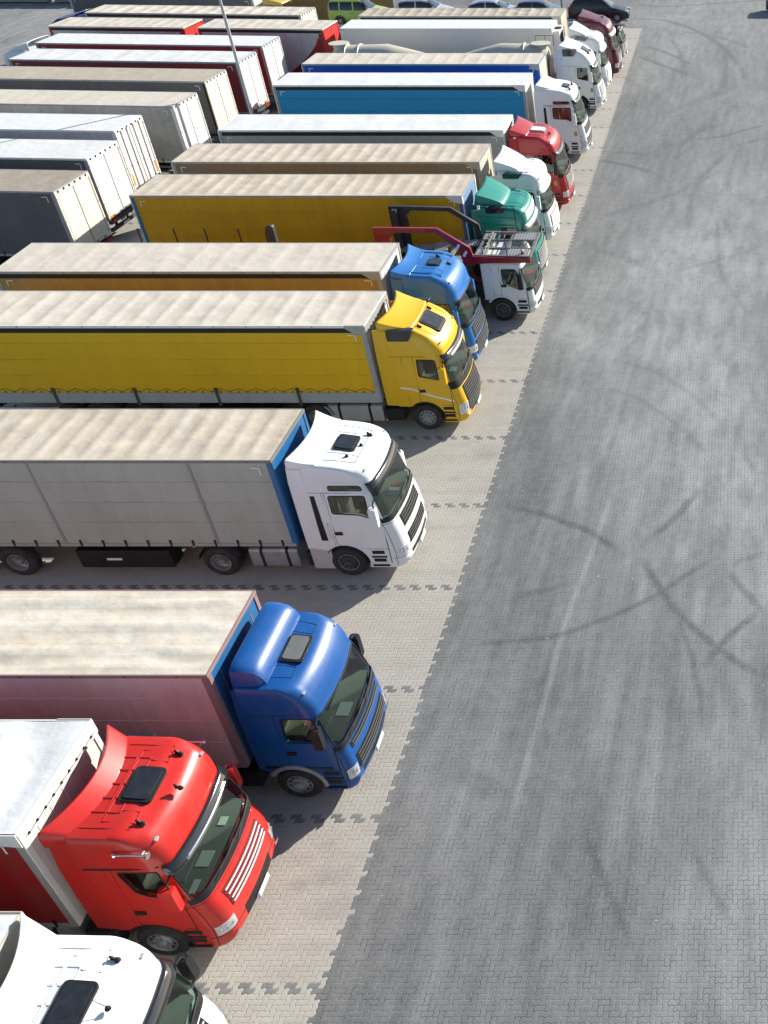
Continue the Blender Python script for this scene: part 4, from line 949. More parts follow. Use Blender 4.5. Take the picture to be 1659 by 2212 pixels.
MODELS=dict(
A1=dict(L=2.15,prof=[(.28,-.12),(.42,-.02),(.9,0),(1.3,-.03),(1.90,-.20),(2.75,-.46),(2.85,-.50)],c=.14,zs=2.85,H=[(-2.4,3.60),(-1.2,3.56),(-.95,3.48)],Rf=.5,nf=2.2,Rs=.13,ns=3.6,ws=(1.88,2.72),
  win=[(-1.52,2.70),(-.80,2.70),(-.72,2.0),(-1.15,2.02),(-1.36,2.15)],wheel=-1.45),
A=dict(L=2.15,prof=[(.28,-.12),(.42,-.02),(.9,0),(1.3,-.03),(1.95,-.20),(2.80,-.48),(2.88,-.50)],c=.14,zs=2.88,H=[(-2.4,3.72),(-1.2,3.67),(-.92,3.59)],Rf=.5,nf=2.2,Rs=.13,ns=3.6,ws=(1.90,2.76),
  win=[(-1.52,2.78),(-.80,2.78),(-.72,2.05),(-1.15,2.07),(-1.36,2.2)],wheel=-1.45),
B=dict(L=2.02,prof=[(.28,-.10),(.42,-.01),(.9,0),(1.3,-.03),(1.72,-.10),(2.6,-.36),(2.72,-.40)],c=.13,zs=2.72,H=[(-2.4,3.50),(-1.3,3.46),(-.9,3.40)],Rf=.50,nf=1.7,Rs=.11,ns=4.0,ws=(1.72,2.60),
  win=[(-1.26,2.62),(-.62,2.62),(-.50,1.88),(-1.30,1.90)],wheel=-1.38,rfx=.25,rfy=.25),
C=dict(L=2.36,prof=[(.28,-.10),(.42,0),(1.0,0),(1.5,-.07),(2.05,-.20),(3.1,-.50),(3.2,-.53)],c=.12,zs=3.2,H=[(-2.6,3.80),(-1.5,3.68),(-.95,3.58)],Rf=.40,nf=2.0,Rs=.13,ns=3.6,ws=(2.03,3.06),
  win=[(-1.78,2.80),(-.80,2.80),(-.80,2.08),(-1.08,2.18),(-1.78,2.22)],win2=[(-1.72,3.13),(-.86,3.13),(-.80,2.97),(-1.72,2.97)],wheel=-1.72),
D=dict(L=2.35,prof=[(.28,-.10),(.42,0),(1.0,0),(1.5,-.10),(1.9,-.20),(2.8,-.42),(2.9,-.46)],c=.16,zs=2.9,H=[(-2.5,3.88),(-1.4,3.70),(-.95,3.46),(-.6,3.22)],Rf=.28,nf=2.0,Rs=.22,ns=2.2,ws=(1.86,2.74),
  win=[(-1.44,2.72),(-.84,2.70),(-.80,1.96),(-1.46,2.10)],wheel=-1.45),
E=dict(L=2.3,prof=[(.28,-.10),(.42,0),(.9,0),(1.3,-.02),(1.9,-.12),(2.8,-.36),(2.95,-.40)],c=.12,zs=2.95,H=[(-2.5,3.82),(-1.2,3.74),(-.85,3.62)],Rf=.48,nf=1.8,Rs=.14,ns=3.4,ws=(1.88,2.76),
  win=[(-1.5,2.72),(-.72,2.72),(-.66,1.95),(-1.52,2.0)],wheel=-1.45,rfx=.42,rfy=.38),
F=dict(L=2.05,W=1.2,prof=[(.28,-.10),(.42,0),(.9,0),(1.2,-.02),(1.5,-.07),(2.25,-.34),(2.32,-.37)],c=.12,zs=2.32,H=[(-2.4,2.56),(-1.2,2.56),(-.8,2.53)],Rf=.3,nf=2,Rs=.16,ns=2.2,ws=(1.46,2.22),
  win=[(-1.24,2.24),(-.68,2.24),(-.42,1.42),(-.55,1.36),(-1.24,1.66)],wheel=-1.38,rfx=.3,rfy=.3),
G=dict(L=2.25,prof=[(.28,-.10),(.42,0),(.9,0),(1.3,-.03),(1.8,-.12),(2.65,-.30),(2.75,-.31)],c=.14,zs=2.75,H=[(-2.5,3.45),(-1.2,3.42),(-.8,3.38),(-.5,3.30)],Rf=.22,nf=2.4,Rs=.18,ns=2.6,ws=(1.80,2.62),
  win=[(-1.46,2.60),(-.72,2.60),(-.66,1.85),(-1.48,1.9)],wheel=-1.42),
H=dict(L=2.3,prof=[(.28,-.10),(.42,0),(.9,0),(1.3,-.02),(1.85,-.12),(2.85,-.42),(2.95,-.45)],c=.14,zs=2.95,H=[(-2.5,3.68),(-1.2,3.62),(-.9,3.52)],Rf=.55,nf=1.9,Rs=.17,ns=3.0,ws=(1.84,2.80),
  win=[(-1.5,2.78),(-.72,2.78),(-.66,1.95),(-1.5,2.02)],wheel=-1.45))
def semi(name,label,X,Y,model,pm,trx,tr,yaw=0,group='articulated lorries parked nose out in the bays',**spec):
    t=thing(name,label,'truck',(X,Y,0),yaw,group)
    tractor(t,Cab(**MODELS[model]),pm,spec=spec)
    if tr: trailer(t,trx-X,legs=True,**tr)
    return t

SW=dict(swal=.22)
# 1: white lorry cut by the bottom edge
semi('articulated_lorry','white lorry cut off by the bottom edge, in front of the bright red lorry',-8.92,7.82,'A1',P_W,-11.5,
 dict(roof=ROOF_WS,side=C_GREY,front=F_CREAM,door=DOORW,band=BLACK,lip=F_CREAM,caps=True,fdots=False,post=GPOST,seed=1,bows=.9,wrinkle=.03),
 hatch=(-1.52,-1.00,.38),spoiler=(-1.74,3.57,-2.50,4.08,1.10,1.23,dict(swal=.40,depth=.40,fs=.34,pw=.9)),ribs=True,visor=SMOKE,mirm=BLACK,archm=BLACK,ants=[(-.72,.0,.35,-.9),(-.95,.78,.15,-.5,False),(-.95,-.78,.15,-.5,False)],slatm=WHITEB,nslat=5,grille=[(1.05,1.70)],grilla=.5,wb=3.8,tank=False)
# 2: red lorry
semi('articulated_lorry','bright red lorry with chrome roof horns and white grille slats',-9.62,11.85,'A',P_R,-12.42,
 dict(roof=ROOF_W,side=C_RED,front=F_WHITE,door=DOORW,band=BLACK,lip=WTRIM,caps=True,fdots=True,post=GPOST,seed=2,bows=1.3,wrinkle=.038),
 hatch=(-1.54,-1.00,.39),spoiler=(-1.80,3.69,-2.46,3.93,1.12,1.23,dict(swal=.36,depth=.34,fs=.42,pw=1.0)),ribs=True,visor=SMOKE,visorstrip=CHROME,horns=True,mirm=P_R,ants=[(-.62,.0,.2,-.4,False),(-.95,.78,.15,-.5,False),(-.95,-.78,.15,-.5,False)],
 slatm=WHITEB,slat=.017,nslat=4,grillm=mat('red_mesh',(.16,.006,.008),.6),grille=[(1.12,1.58)],grilla=.54,head=(.72,.98),wb=3.8,seamr=.024,intake=(.46,.74,.40),mird=.26,mirx=-.66,vent=(-2.15,-1.6,3.42,3.68),ventsides=(1,),cards=[(-.35,.1,.25,.35,PAPER),(.5,.1,.15,.2,PAPER),(-.95,.2,.12,.3,WHITEB)],doorf=-.62)
# 3: blue lorry
semi('articulated_lorry','royal blue lorry with a faded mauve curtain trailer',-8.32,15.58,'B',P_B,-10.67,
 dict(roof=ROOF_C,side=C_MAU,front=F_BLUE,door=DOORW,lip=mat('rail_mauve',(.30,.19,.19),.5),post=mat('post_mauve',(.28,.17,.18),.5,dirt=.3),seed=3,longw=True,marks=False,buckles=False),
 hatch=(-1.34,-.88,.40),hatchk='grey',block=(-1.34,-2.02,3.40,3.95,1.13),mirm=BLACK,grille=[(1.36,1.52),(.72,1.14)],grilla=.56,slatm=CHASS,head=(.66,.96),wb=3.6,archm=GREYM,archr=.06,rim=GREYM,locker=False,cards=[(-.15,.15,.28,.4,PAPER)],seamr=.006,fair=.12,
 darkpanel=[[(-1.97,1.06),(-.5,1.02),(-.5,1.09),(-1.97,1.13)]])
# 4: white lorry with grey curtain
semi('articulated_lorry','white lorry with a grey curtain trailer whose front wall is blue',-9.2,23.2,'C',P_W,-12.17,
 dict(roof=ROOF_B,side=C_GREY,front=F_BLUE,door=DOORW,lip=mat('rail_grey',(.20,.19,.18),.6),post=F_BLUE,seed=4,bows=.62,wrinkle=.016,straps=2,railm=GTRIM),
 hatch=(-1.70,-1.14,.36),spoiler=(-1.85,3.74,-2.62,3.97,1.12,1.24,SW),visor=SMOKE,mirm=P_W,mirx=-.62,grille=[(1.42,1.80),(.84,1.20)],grilla=.5,head=(.72,.98),wb=3.6,rim=DRIM,skirt=P_S,locker=True,archr=.012,
 ants=[(-1.05,0,.3,-.6),(-1.25,-.6,.3,-.6),(-.95,.55,.15,-.5,False)],darkpanel=[[(-2.14,2.80),(-2.26,2.80),(-2.28,1.30),(-2.10,1.30)]],cards=[(.35,.2,.22,.16,REDP),(.15,.2,.28,.16,PAPER),(-.1,.2,.28,.16,BLUEP)],doorf=-.5,curt=mat('curtain_olive',(.20,.20,.12),.9))
# 5: yellow lorry
semi('articulated_lorry','yellow lorry with a white pinstripe and a mustard curtain trailer with side boards',-9.1,30.85,'D',P_Y,-11.98,
 dict(roof=ROOF_BL,side=C_YEL,front=F_WHITE,door=DOORW,band=BLACK,lip=WTRIM,caps=True,capm=GTRIM,fdots=True,post=GPOST,board=(.38,WBOARD),seed=5,bows=.75,wrinkle=.015,zt=3.98),
 hatch=(-1.34,-.72,.46),spoiler=(-1.38,3.74,-2.5,4.04,1.02,1.2,SW),visor=SMOKE,visorstrip=ALU,mirm=P_Y,mirx=-.62,grille=[(.62,1.55)],grilla=.60,slatm=CHASS,head=(.62,1.0),stripe=True,vent=(-2.25,-1.35,3.38,3.78),wb=3.75,rim=GREYM,
 ants=[(-1.25,.62,.15,-.5,False),(-1.25,-.72,.15,-.5,False)],cowlh=.26,tankm=GTRIM,tankx=(-2.95,-4.9),cards=[(-.35,.1,.25,.3,PAPER)],doorf=-.5)
# 6: sky blue lorry
semi('articulated_lorry','sky blue lorry with an ochre brown curtain trailer, parked behind the yellow lorry',-9.66,34.95,'E',P_SB,-12.62,
 dict(roof=ROOF_BL,side=C_OCH,front=F_WHITE,door=DOORW,band=BLACK,lip=GTRIM,caps=True,post=GPOST,seed=6,bows=1.0,wrinkle=.008),
 hatch=(-1.58,-1.12,.28),spoiler=(-1.90,3.78,-2.60,3.98,1.12,1.22,SW),ridge=True,mirm=P_SB,grille=[(1.2,1.68),(.55,1.12)],grilla=.64,slatm=CHASS,ants=[(-1.3,.5,.12,-.3,False),(-.85,.2,.1,-.2,False)],cards=[(.4,.1,.25,.25,REDP),(-.2,.1,.3,.4,mat('green_card',(.2,.4,.28),.8))],wb=3.7)
# 8: green lorry
GS=dict(swal=.10,pw=.75,depth=.40)
semi('articulated_lorry','sea green lorry with a golden yellow curtain trailer behind the car transporter',-8.45,42.4,'G',P_G,-11.33,
 dict(roof=ROOF_B,side=C_GOLD,front=mat('front_pale_blue',(.20,.34,.55),.4,dirt=.4,dcol=(.1,.2,.4)),door=DOORW,lip=GTRIM,caps=True,capm=WTRIM,post=F_BLUE,seed=8,bows=.62,wrinkle=.016),
 spoiler=(-1.22,3.44,-2.35,3.97,.86,1.15,GS),visor=SILV,lightbox=WHITEB,ridge=True,mirm=BLACK,grille=[(.6,1.45)],slatm=GREYM,vent=(-2.0,-1.1,3.22,3.45),wb=3.7)
semi('articulated_lorry','white lorry with a beige roofed brown grey trailer between the green and carmine lorries',-8.5,46.55,'G',P_W,-11.45,
 dict(roof=ROOF_B,side=C_BRG,front=F_CREAM,door=DOORW,lip=GTRIM,caps=True,post=GPOST,seed=9,bows=.62,wrinkle=.016),
 spoiler=(-1.22,3.44,-2.35,3.97,.86,1.15,GS),visor=WTRIM,lightbox=WHITEB,ridge=True,mirm=P_W,grille=[(.6,1.45)],slatm=WHITEB,slat=.026,vent=(-2.0,-1.1,3.22,3.45),wb=3.7)
semi('articulated_lorry','carmine red lorry with a white roof air conditioner and a white roofed trailer',-8.35,51.1,'H',P_R2,-11.23,
 dict(roof=ROOF_W,side=C_GREY,front=F_WHITE,door=DOORW,band=BLACK,lip=WTRIM,caps=True,fdots=True,post=GPOST,seed=10,bows=2.2,wrinkle=.008),
 hatch=(-1.78,-1.05,.34),hatchk='white',spoiler=(-1.75,3.64,-2.6,3.97,.98,1.16,dict(swal=.12,pw=.9,depth=.3)),visor=SMOKE,mirm=BLACK,grille=[(1.0,1.66)],slatm=GREYM,sticker=True,ants=[(-.8,-.3,.1,-.2,False)],wb=3.7)
semi('articulated_lorry','white lorry with two red beacons pulling a cyan blue curtain trailer',-8.35,59.0,'C',P_W,-11.5,
 dict(roof=ROOF_W,side=C_BLUE,front=F_WHITE,door=DOORW,band=BLACK,lip=WTRIM,caps=True,post=GPOST,seed=12,bows=2.2,wrinkle=.006),
 hatch=(-1.3,-.95,.30),spoiler=(-1.35,3.62,-2.6,3.97,.85,1.2,dict(swal=.1,pw=1.2,depth=.25)),visor=SMOKE,mirm=P_W,mirx=-.62,grille=[(1.3,1.7),(.7,1.1)],sticker=True,beacons=[(-.85,.45,REDL),(-.85,-.55,REDL)],darkpanel=[[(-2.14,2.80),(-2.26,2.80),(-2.28,1.30),(-2.10,1.30)]],wb=3.7,seamr=.016)
t=thing('semi_trailer','uncoupled royal blue semi trailer with a cream front wall and beige roof',"trailer",(-11.42,63.45,0))
trailer(t,0,roof=ROOF_BL,side=C_ROY,front=F_CREAM,door=DOORW,lip=mat('rail_teal',(.20,.30,.32),.5),caps=True,capm=GTRIM,post=F_BLUE,seed=13,bows=.9,wrinkle=.01)
# 14: silo lorry
t=semi('silo_lorry','tall white lorry with red beacons pulling a cream pressure tank trailer',-8.45,67.75,'D',P_W,0,None,
 hatch=(-1.22,-.75,.36),spoiler=(-1.38,3.74,-2.45,4.02,1.02,1.2,SW),visor=SMOKE,visorstrip=CHROME,mirm=P_W,mirx=-.62,grille=[(.62,1.55)],slatm=WHITEB,head=(.62,1.0),vent=(-2.25,-1.35,3.38,3.78),beacons=[(-.75,.35,REDL),(-.75,-.4,REDL)],sticker=True,wb=3.7,doorf=-.5)
xo=8.45
mb=MB(); n=28
def sec(x): # top z, bottom z, half width
    tz=interp([(-25.0,3.55),(-24.7,3.72),(-21.7,3.80),(-20.2,3.46),(-18.2,2.95),(-16.3,3.46),(-14.7,3.84),(-12.1,3.80),(-11.75,3.6)],x)
    bz=interp([(-25.0,1.7),(-24.7,1.5),(-21.7,1.42),(-20,1.2),(-16.5,1.2),(-14.7,1.42),(-12.1,1.5),(-11.75,1.7)],x)
    hw=interp([(-25.0,.95),(-24.7,1.12),(-21.7,1.2),(-20.2,1.1),(-18.2,1.0),(-16.3,1.1),(-14.7,1.2),(-12.1,1.15),(-11.75,.95)],x)
    return tz,bz,hw
xs=[-25.0,-24.85,-24.7,-23.5,-22.6,-21.7,-20.9,-20.2,-19.2,-18.2,-17.2,-16.3,-15.5,-14.7,-13.6,-12.7,-12.1,-11.9,-11.75]
mb.add([(x+xo,sec(x)[2]*math.cos(2*PI*k/n),(sec(x)[0]+sec(x)[1])/2+(sec(x)[0]-sec(x)[1])/2*math.sin(2*PI*k/n)) for x in xs for k in range(n)],
 [(i*n+k,i*n+(k+1)%n,(i+1)*n+(k+1)%n,(i+1)*n+k) for i in range(len(xs)-1) for k in range(n)]+[tuple(range(n)),tuple((len(xs)-1)*n+k for k in range(n))])
tk=obj('tank',mb,P_CR,t,angle=25)
mb=MB()
for x in (-23.4,-13.2,-24.2,-12.4):
    a=sec(x); mb.tube([(x+xo,(a[2]+.03)*math.cos(2*PI*k/n),(a[0]+a[1])/2+((a[0]-a[1])/2+.03)*math.sin(2*PI*k/n)) for k in range(n)],.05,6,closed=True)
obj('tank_flange',mb,P_CR,tk)
for x in (-12.15,-24.6):
    mb=MB(); mb.lathe([(3.3,.32),(3.86,.40),(3.88,.62),(3.92,.62),(3.93,0)],(x+xo,-.15,0),'z',20); obj('filling_dome',mb,P_CR,tk)
mb=MB()
for x in (-12.6,-12.0,-11.5): mb.tube([(x+xo,.7,3.6),(x+xo,.7,4.15)],.018,5)
mb.tube([(-12.6+xo,.7,4.15),(-11.5+xo,.7,4.15)],.018,5); mb.box((-18.2+xo,.75,2.9),(12,.4,.04)); obj('walkway_rail',mb,CHASS,tk)
mb=MB(); mb.lathe([(0,0),(.05,.75),(.10,.80),(.14,.80),(.14,.0)],(-11.72+xo,0,2.4),'x',24); obj('tank_end_hatch',mb,P_CR,tk)
mb=MB()
for sg in (-1,1): mb.box((-18+xo,sg*.5,1.1),(12.5,.12,.26))
mb.box((-11.6+xo,0,1.55),(.5,1.6,.8),1); obj('tank_frame',mb,[CHASS,P_R2],t)
for ax in range(3):
    for sg in (-1,1): wheel(t,-20.5-ax*1.31+xo,sg*1.22,sg,'trailer')
mb=MB()
for sg in (-1,1): mb.box((-14.5+xo,sg*.9,.55),(.14,.14,1.0))
obj('landing_gear',mb,CHASS,t)
# door lettering on the silo lorry
def text(s,size,m,parent,loc,rot,name='lettering',shear=.2,ext=.003):
    cu=bpy.data.curves.new(name,'FONT'); cu.body=s; cu.size=size; cu.shear=shear; cu.extrude=ext
    o=bpy.data.objects.new('tmp',cu); COL.objects.link(o); dg=bpy.context.evaluated_depsgraph_get(); me=bpy.data.meshes.new_from_object(o.evaluated_get(dg)); bpy.data.objects.remove(o)
    me.materials.clear(); me.materials.append(m); o=bpy.data.objects.new(name,me); COL.objects.link(o); o.parent=parent; o.location=loc; o.rotation_euler=rot; return o
cabo=[c for c in t.children if c.name.startswith('cab')][0]
text('AVI',.26,mat('blue_lettering',(.05,.09,.22),.5),cabo,(-2.0,-1.257,1.55),(PI/2,0,0))
# 15: white lorry with reefer
t=semi('articulated_lorry','white lorry with a smooth white refrigerated trailer beyond the cream tank',-8.55,72.4,'G',P_W,-12.0,
 dict(roof=mat('fridge_white',(.78,.78,.79),.35,dirt=.12,dcol=(.6,.6,.6)),side=mat('fridge_side',(.62,.62,.625),.35,dirt=.2,dcol=(.5,.5,.5),scale=.6),front=WTRIM,door=DOORW,style='reefer',lip=WTRIM,post=WTRIM,seed=15,bows=0,marks=False,buckles=False),
 spoiler=(-1.22,3.44,-2.35,3.97,.86,1.15,GS),visor=WTRIM,lightbox=WHITEB,ridge=True,mirm=P_W,grille=[(.6,1.45)],slatm=WHITEB,slat=.026,vent=(-2.0,-1.1,3.22,3.45),wb=3.7)
mb=MB(); mb.box((-3.22,0,3.0),(.42,1.9,1.5),0,.08); ru=obj('cooling_unit',mb,WTRIM,t); mb=MB(); mb.box((-3.0,0,3.1),(.02,1.3,.9)); mb.lathe([(0,.3),(.05,.28),(.05,0)],(-3.25,.0,3.75),'z',16); obj('unit_grille',mb,BLACK,ru)
# 17: maroon lorry
semi('articulated_lorry','maroon lorry with a sloping roof and a beige roofed trailer in the farthest lorry row',-8.15,76.0,'H',P_M,-11.9,
 dict(roof=ROOF_D,side=C_BG,front=F_CREAM,door=DOORW,band=BLACK,lip=GTRIM,caps=True,capm=F_CREAM,post=F_CREAM,seed=17,bows=.75,wrinkle=.03),
 spoiler=(-1.25,3.58,-2.6,3.97,.85,1.15,dict(swal=.1,pw=.9,depth=.35)),visor=WTRIM,mirm=P_M,grille=[(.9,1.5)],slatm=GREYM,wb=3.7,ants=[(-1.1,.3,.1,-.3,False)])

# ---------------- left group trailers ----------------
def parked(label,xr,Y,yaw,length=13.6,name='semi_trailer',cat='trailer',group='trailers parked with their doors towards the right',**k):
    """rear end at (xr,Y); nose points towards -X"""
    a=PI+yaw; d=Vector((math.cos(a),math.sin(a),0)); p=Vector((xr,Y,0))+d*length
    t=thing(name,label,cat,tuple(p),a,group); trailer(t,0,L=length,**k); return t
YW=-.055
parked('dark grey trailer with brown dusty roof and plain cream doors at the left edge',-28.26,42.85,-.05,roof=ROOF_T,side=C_DG,front=F_WHITE,door=DOORC,lip=GTRIM,post=GPOST,seed=21,bows=0,wrinkle=.006,plates=WHITEB)
parked('grey sided trailer with white roof and plain doors beside the brown roofed trailer',-29.0,46.98,-.05,roof=ROOF_WS,side=C_DG,front=F_WHITE,door=DOORW,lip=WTRIM,post=GPOST,seed=22,bows=0,wrinkle=.006)
parked('white trailer whose rear doors carry four locking bars and orange boards',-29.72,51.0,-.05,roof=ROOF_W,side=C_LG,front=F_WHITE,door=DOORW,lip=WTRIM,post=WTRIM,style='tilt',seed=23,bows=0,wrinkle=.004,bars=True,buckles=False,marks=False)
parked('beige roofed trailer with pale beige grey curtains and plain white doors',-28.7,55.06,YW,roof=ROOF_BL,side=C_BG,front=F_WHITE,door=DOORW,lip=GTRIM,post=WTRIM,seed=24,bows=0,wrinkle=.006)
parked('dark sided trailer with a tan roof and yellowed cream doors left of the lamp post',-29.03,59.73,YW,roof=ROOF_D,side=C_DG,front=F_WHITE,door=DOORC,lip=GTRIM,post=BLACK,seed=25,bows=0,wrinkle=.006,doorrim=DOORC)
parked('dark red sided trailer with a white roof right behind the lamp post',-28.85,63.81,YW,roof=ROOF_WS,side=C_MAR,front=F_WHITE,door=DOORW,lip=mat('rail_bluegrey',(.30,.36,.40),.5),post=GPOST,seed=26,bows=1.6,wrinkle=.012)
t7=parked('maroon trailer with clean white roof, farthest of the white roofed left trailers',-28.87,67.75,YW,length=14.2,roof=ROOF_W,side=C_MAR,front=F_WHITE,door=DOORW,lip=mat('rail_bluegrey',(.30,.36,.40),.5),post=GPOST,seed=27,bows=0,wrinkle=.005)
def redback(label,xr,Y,length,seed):
    t=parked(label,xr,Y,YW,length=length,roof=ROOF_BL,side=C_LG,front=DOORR,door=DOORR,lip=WTRIM,band=BLACK,post=mat('post_red',(.35,.012,.015),.4),seed=seed,bows=.75,wrinkle=.015,doorrim=BLACK,legs=False,palletbox=False,axles=True)
    box=[c for c in t.children if c.name.startswith('trailer_box')][0]
    for sg in (-1,1):
        mb=MB(); pts=[(-length+.02,1.2),(-length+3.0,1.2)]+[(-length+.35+2.65*(1-k/8)**1.6,1.2+2.5*(k/8)) for k in range(1,9)]+[(-length+.02,3.72)]
        mb.prism(pts,sg*1.268,sg*1.278,'y'); obj('curtain_panel',mb,C_RED,box)
    return t
redback('grey drawbar box with bright red rear end, left one of the red-ended pair',-35.75,72.65,9.0,28)
redback('grey lorry box with dark red curved panel and red rear beside the refrigerated trailer',-26.62,72.2,8.2,29)
parked('ribbed beige roofed trailer with pale doors beside the yellow cab near the top edge',-29.45,76.35,YW,length=15.0,roof=ROOF_BL,side=C_LG,front=F_WHITE,door=DOORC,lip=GTRIM,band=BLACK,post=GPOST,seed=30,bows=.95,wrinkle=.03)
# cabs of the left group that show
def leftcab(name,label,x,y,model,pm,yaw,**spec):
    t=thing(name,label,'truck',(x,y,0),PI+yaw,'lorry tractors coupled at the far left'); tractor(t,Cab(**MODELS[model]),pm,spec=dict(fairing=True,**spec)); return t
leftcab('tractor_unit','white tractor unit with a chrome light bar at the left edge near the top',-46.1,68.75,'G',P_W,YW,spoiler=(-1.0,3.5,-2.35,3.9,.8,1.1,GS),mirm=P_W)
leftcab('tractor_unit','red tractor unit in front of the left red-ended box',-47.0,73.5,'F',P_R2,YW,mirm=BLACK)
leftcab('tractor_unit','dark blue tractor unit at the far left end of the ribbed beige roofed trailer',-47.6,76.9,'H',paint('navy',(.012,.03,.14)),YW,spoiler=(-1.4,3.58,-2.5,3.85,.9,1.1,dict(swal=.1,pw=.9)),mirm=BLACK)
t=semi('articulated_lorry','yellow lorry with a pale blue trailer cut off by the top edge',-31.9,81.9,'F',mat('dull_yellow',(.55,.38,.08),.45),-34.9,dict(roof=tarp('pale_blue',(.42,.52,.60),(.35,.42,.48),.5),side=C_DG,front=F_WHITE,door=DOORW,lip=F_BLUE,post=GPOST,seed=31,bows=0,wrinkle=.004),yaw=YW,group='lorries parked in the far row on the left',spoiler=(-1.0,3.5,-2.35,3.9,.8,1.1,GS),mirm=BLACK)
t=thing('semi_trailer','brown tarpaulin trailer standing between the yellow lorry and the green van','trailer',(-27.0,87.5,0),R(20)); trailer(t,0,L=12,roof=ROOF_T,side=C_BR,front=C_BR,door=DOORC,lip=C_BR,post=C_BR,seed=32,bows=.8,marks=False)

# ---------------- car transporters ----------------
def grate(name='deck_grating'):
    m=bpy.data.materials.new(name); m.use_nodes=True; nt=m.node_tree; b=nt.nodes['Principled BSDF']; g=NG(nt); M=g.m
    tc=nt.nodes.new('ShaderNodeTexCoord'); sp=nt.nodes.new('ShaderNodeSeparateXYZ'); nt.links.new(tc.outputs['Object'],sp.inputs[0])
    fx=M('FRACT',M('MULTIPLY',sp.outputs[0],9)); fy=M('FRACT',M('MULTIPLY',sp.outputs[1],9))
    a=M('ABSOLUTE',M('SUBTRACT',fx,.5)); c=M('ABSOLUTE',M('SUBTRACT',fy,.5)); hole=M('MULTIPLY',M('LESS_THAN',a,.3),M('LESS_THAN',c,.28))
    nt.links.new(g.mix(hole,(.42,.42,.43),(.06,.06,.065)),b.inputs['Base Color']); b.inputs['Roughness'].default_value=.5; b.inputs['Metallic'].default_value=.3
    return m
GRATE=grate(); CRED=paint('crimson',(.24,.006,.016),.2); CDARK=mat('carrier_dark',(.022,.023,.028),.55,dirt=.4,dcol=(.06,.06,.065),scale=3)
t=thing('car_transporter','empty car transporter with a low white cab, crimson side frame and grated decks','truck',(-8.1,39.0,0))
tractor(t,Cab(**MODELS['F']),P_W,spec=dict(fairing=False,mirm=BLACK,mirz=1.80,grille=[(1.0,1.36)],head=(.6,.86),tank=False,wb=3.6,rim=DRIM,visor=None,archm=P_W,archr=.05,cards=[(.3,.1,.3,.5,REDP)],doorf=-.32,seamtop=False))
def bar(mb,a,b,w_,h,mi=0):
    a=Vector(a);b=Vector(b);d=b-a;L=d.length;rot=d.to_track_quat('X','Z').to_matrix(); mb.box((a+b)/2,(L,w_,h),mi,min(w_,h)*.12,rot)
mb=MB()
for sg in (-1,1):
    bar(mb,(-.02,sg*1.18,2.74),(-2.2,sg*1.18,2.80),.10,.12)
for x in (-.05,-1.05,-2.15): bar(mb,(x,-1.2,2.75),(x,1.2,2.75),.10,.10)
for y in (-.42,.42): bar(mb,(-.05,y,2.77),(-2.15,y,2.79),.06,.08)
for x in (-.5,-.7,-1.4,-1.6,-1.8): bar(mb,(x,-1.15,2.76),(x,-.42,2.76),.04,.04); bar(mb,(x,1.15,2.76),(x,.42,2.76),.04,.04)
dk=obj('upper_deck',mb,mat('deck_frame',(.15,.15,.155),.5,.2,dirt=.5,dcol=(.28,.27,.26),scale=4),t)
for sg in (-1,1):
    mb=MB(); mb.box((-.55,sg*.80,2.79),(.85,.66,.03)); mb.box((-1.98,sg*.80,2.80),(.45,.66,.03)); obj('deck_grating',mb,GRATE,dk)
    mb=MB(); bar(mb,(-2.35,sg*.78,2.55),(-6.2,sg*.78,2.20),.62,.05); bar(mb,(-6.2,sg*.78,2.20),(-16.8,sg*.78,2.0),.62,.05); obj('wheel_ramp',mb,GRATE,t)
mb=MB(); mb.box((-3.9,0,2.45),(.5,2.0,.06),0,.01); mb.box((-3.3,.2,2.5),(.14,2.2,.08)); bar(mb,(-4.6,-.5,2.4),(-3.6,.6,2.5),.16,.06); obj('cross_plate',mb,ALU,t)
mb=MB(); y=-1.27
pts=[(-.02,2.62),(-2.45,2.60),(-2.62,3.05),(-3.52,3.86),(-5.85,3.90)]
bar(mb,(.0,y,2.66),(-2.3,y,2.72),.10,.16); mb.prism([(0,2.58),(0,2.74),(-2.2,2.84),(-2.3,3.2),(-3.45,3.98),(-5.9,4.0),(-5.9,1.4),(-5.45,1.4),(-5.3,3.6),(-5.05,3.80),(-3.55,3.80),(-2.75,3.15),(-2.6,2.5),(-1.6,2.56)],y-.06,y+.06)
sf=obj('side_frame',mb,CRED,t); mb=MB()
for x,z in ((-2.75,3.22),(-2.5,2.95)): mb.box((x,y-.065,z),(.10,.008,.26),0,0,Matrix.Rotation(R(35),3,'Y'))
obj('reflector_strip',mb,REFL,sf)
mb=MB(); mb.prism([(-2.35,2.5),(-2.45,3.15),(-3.5,3.86),(-6.0,3.92),(-6.0,1.2),(-5.35,1.2),(-5.3,3.55),(-5.1,3.74),(-3.6,3.70),(-2.65,3.05),(-2.6,2.5)],1.15,1.27); 
mb.box((-5.7,.95,2.5),(.18,.2,2.7)); obj('far_side_frame',mb,CDARK,t)
mb=MB(); mb.prism(roundpoly([(-9.86,1.0),(-9.86,3.95),(-10.12,3.95),(-10.24,3.6),(-10.24,1.0)][::-1],.2,4),-1.0,-.8); obj('lift_column',mb,CDARK,t)
mb=MB()
for x in (-11.3,-12.6,-13.8,-15.2): mb.tube([(x,-.85,2.0),(x,-.85,3.78)],.035,6)
obj('stake',mb,BLACK,t)
mb=MB()
for y in (-1.2,1.2): mb.tube([(-.9,y,2.8),(-.95,y+.0,3.9)],.02,5)
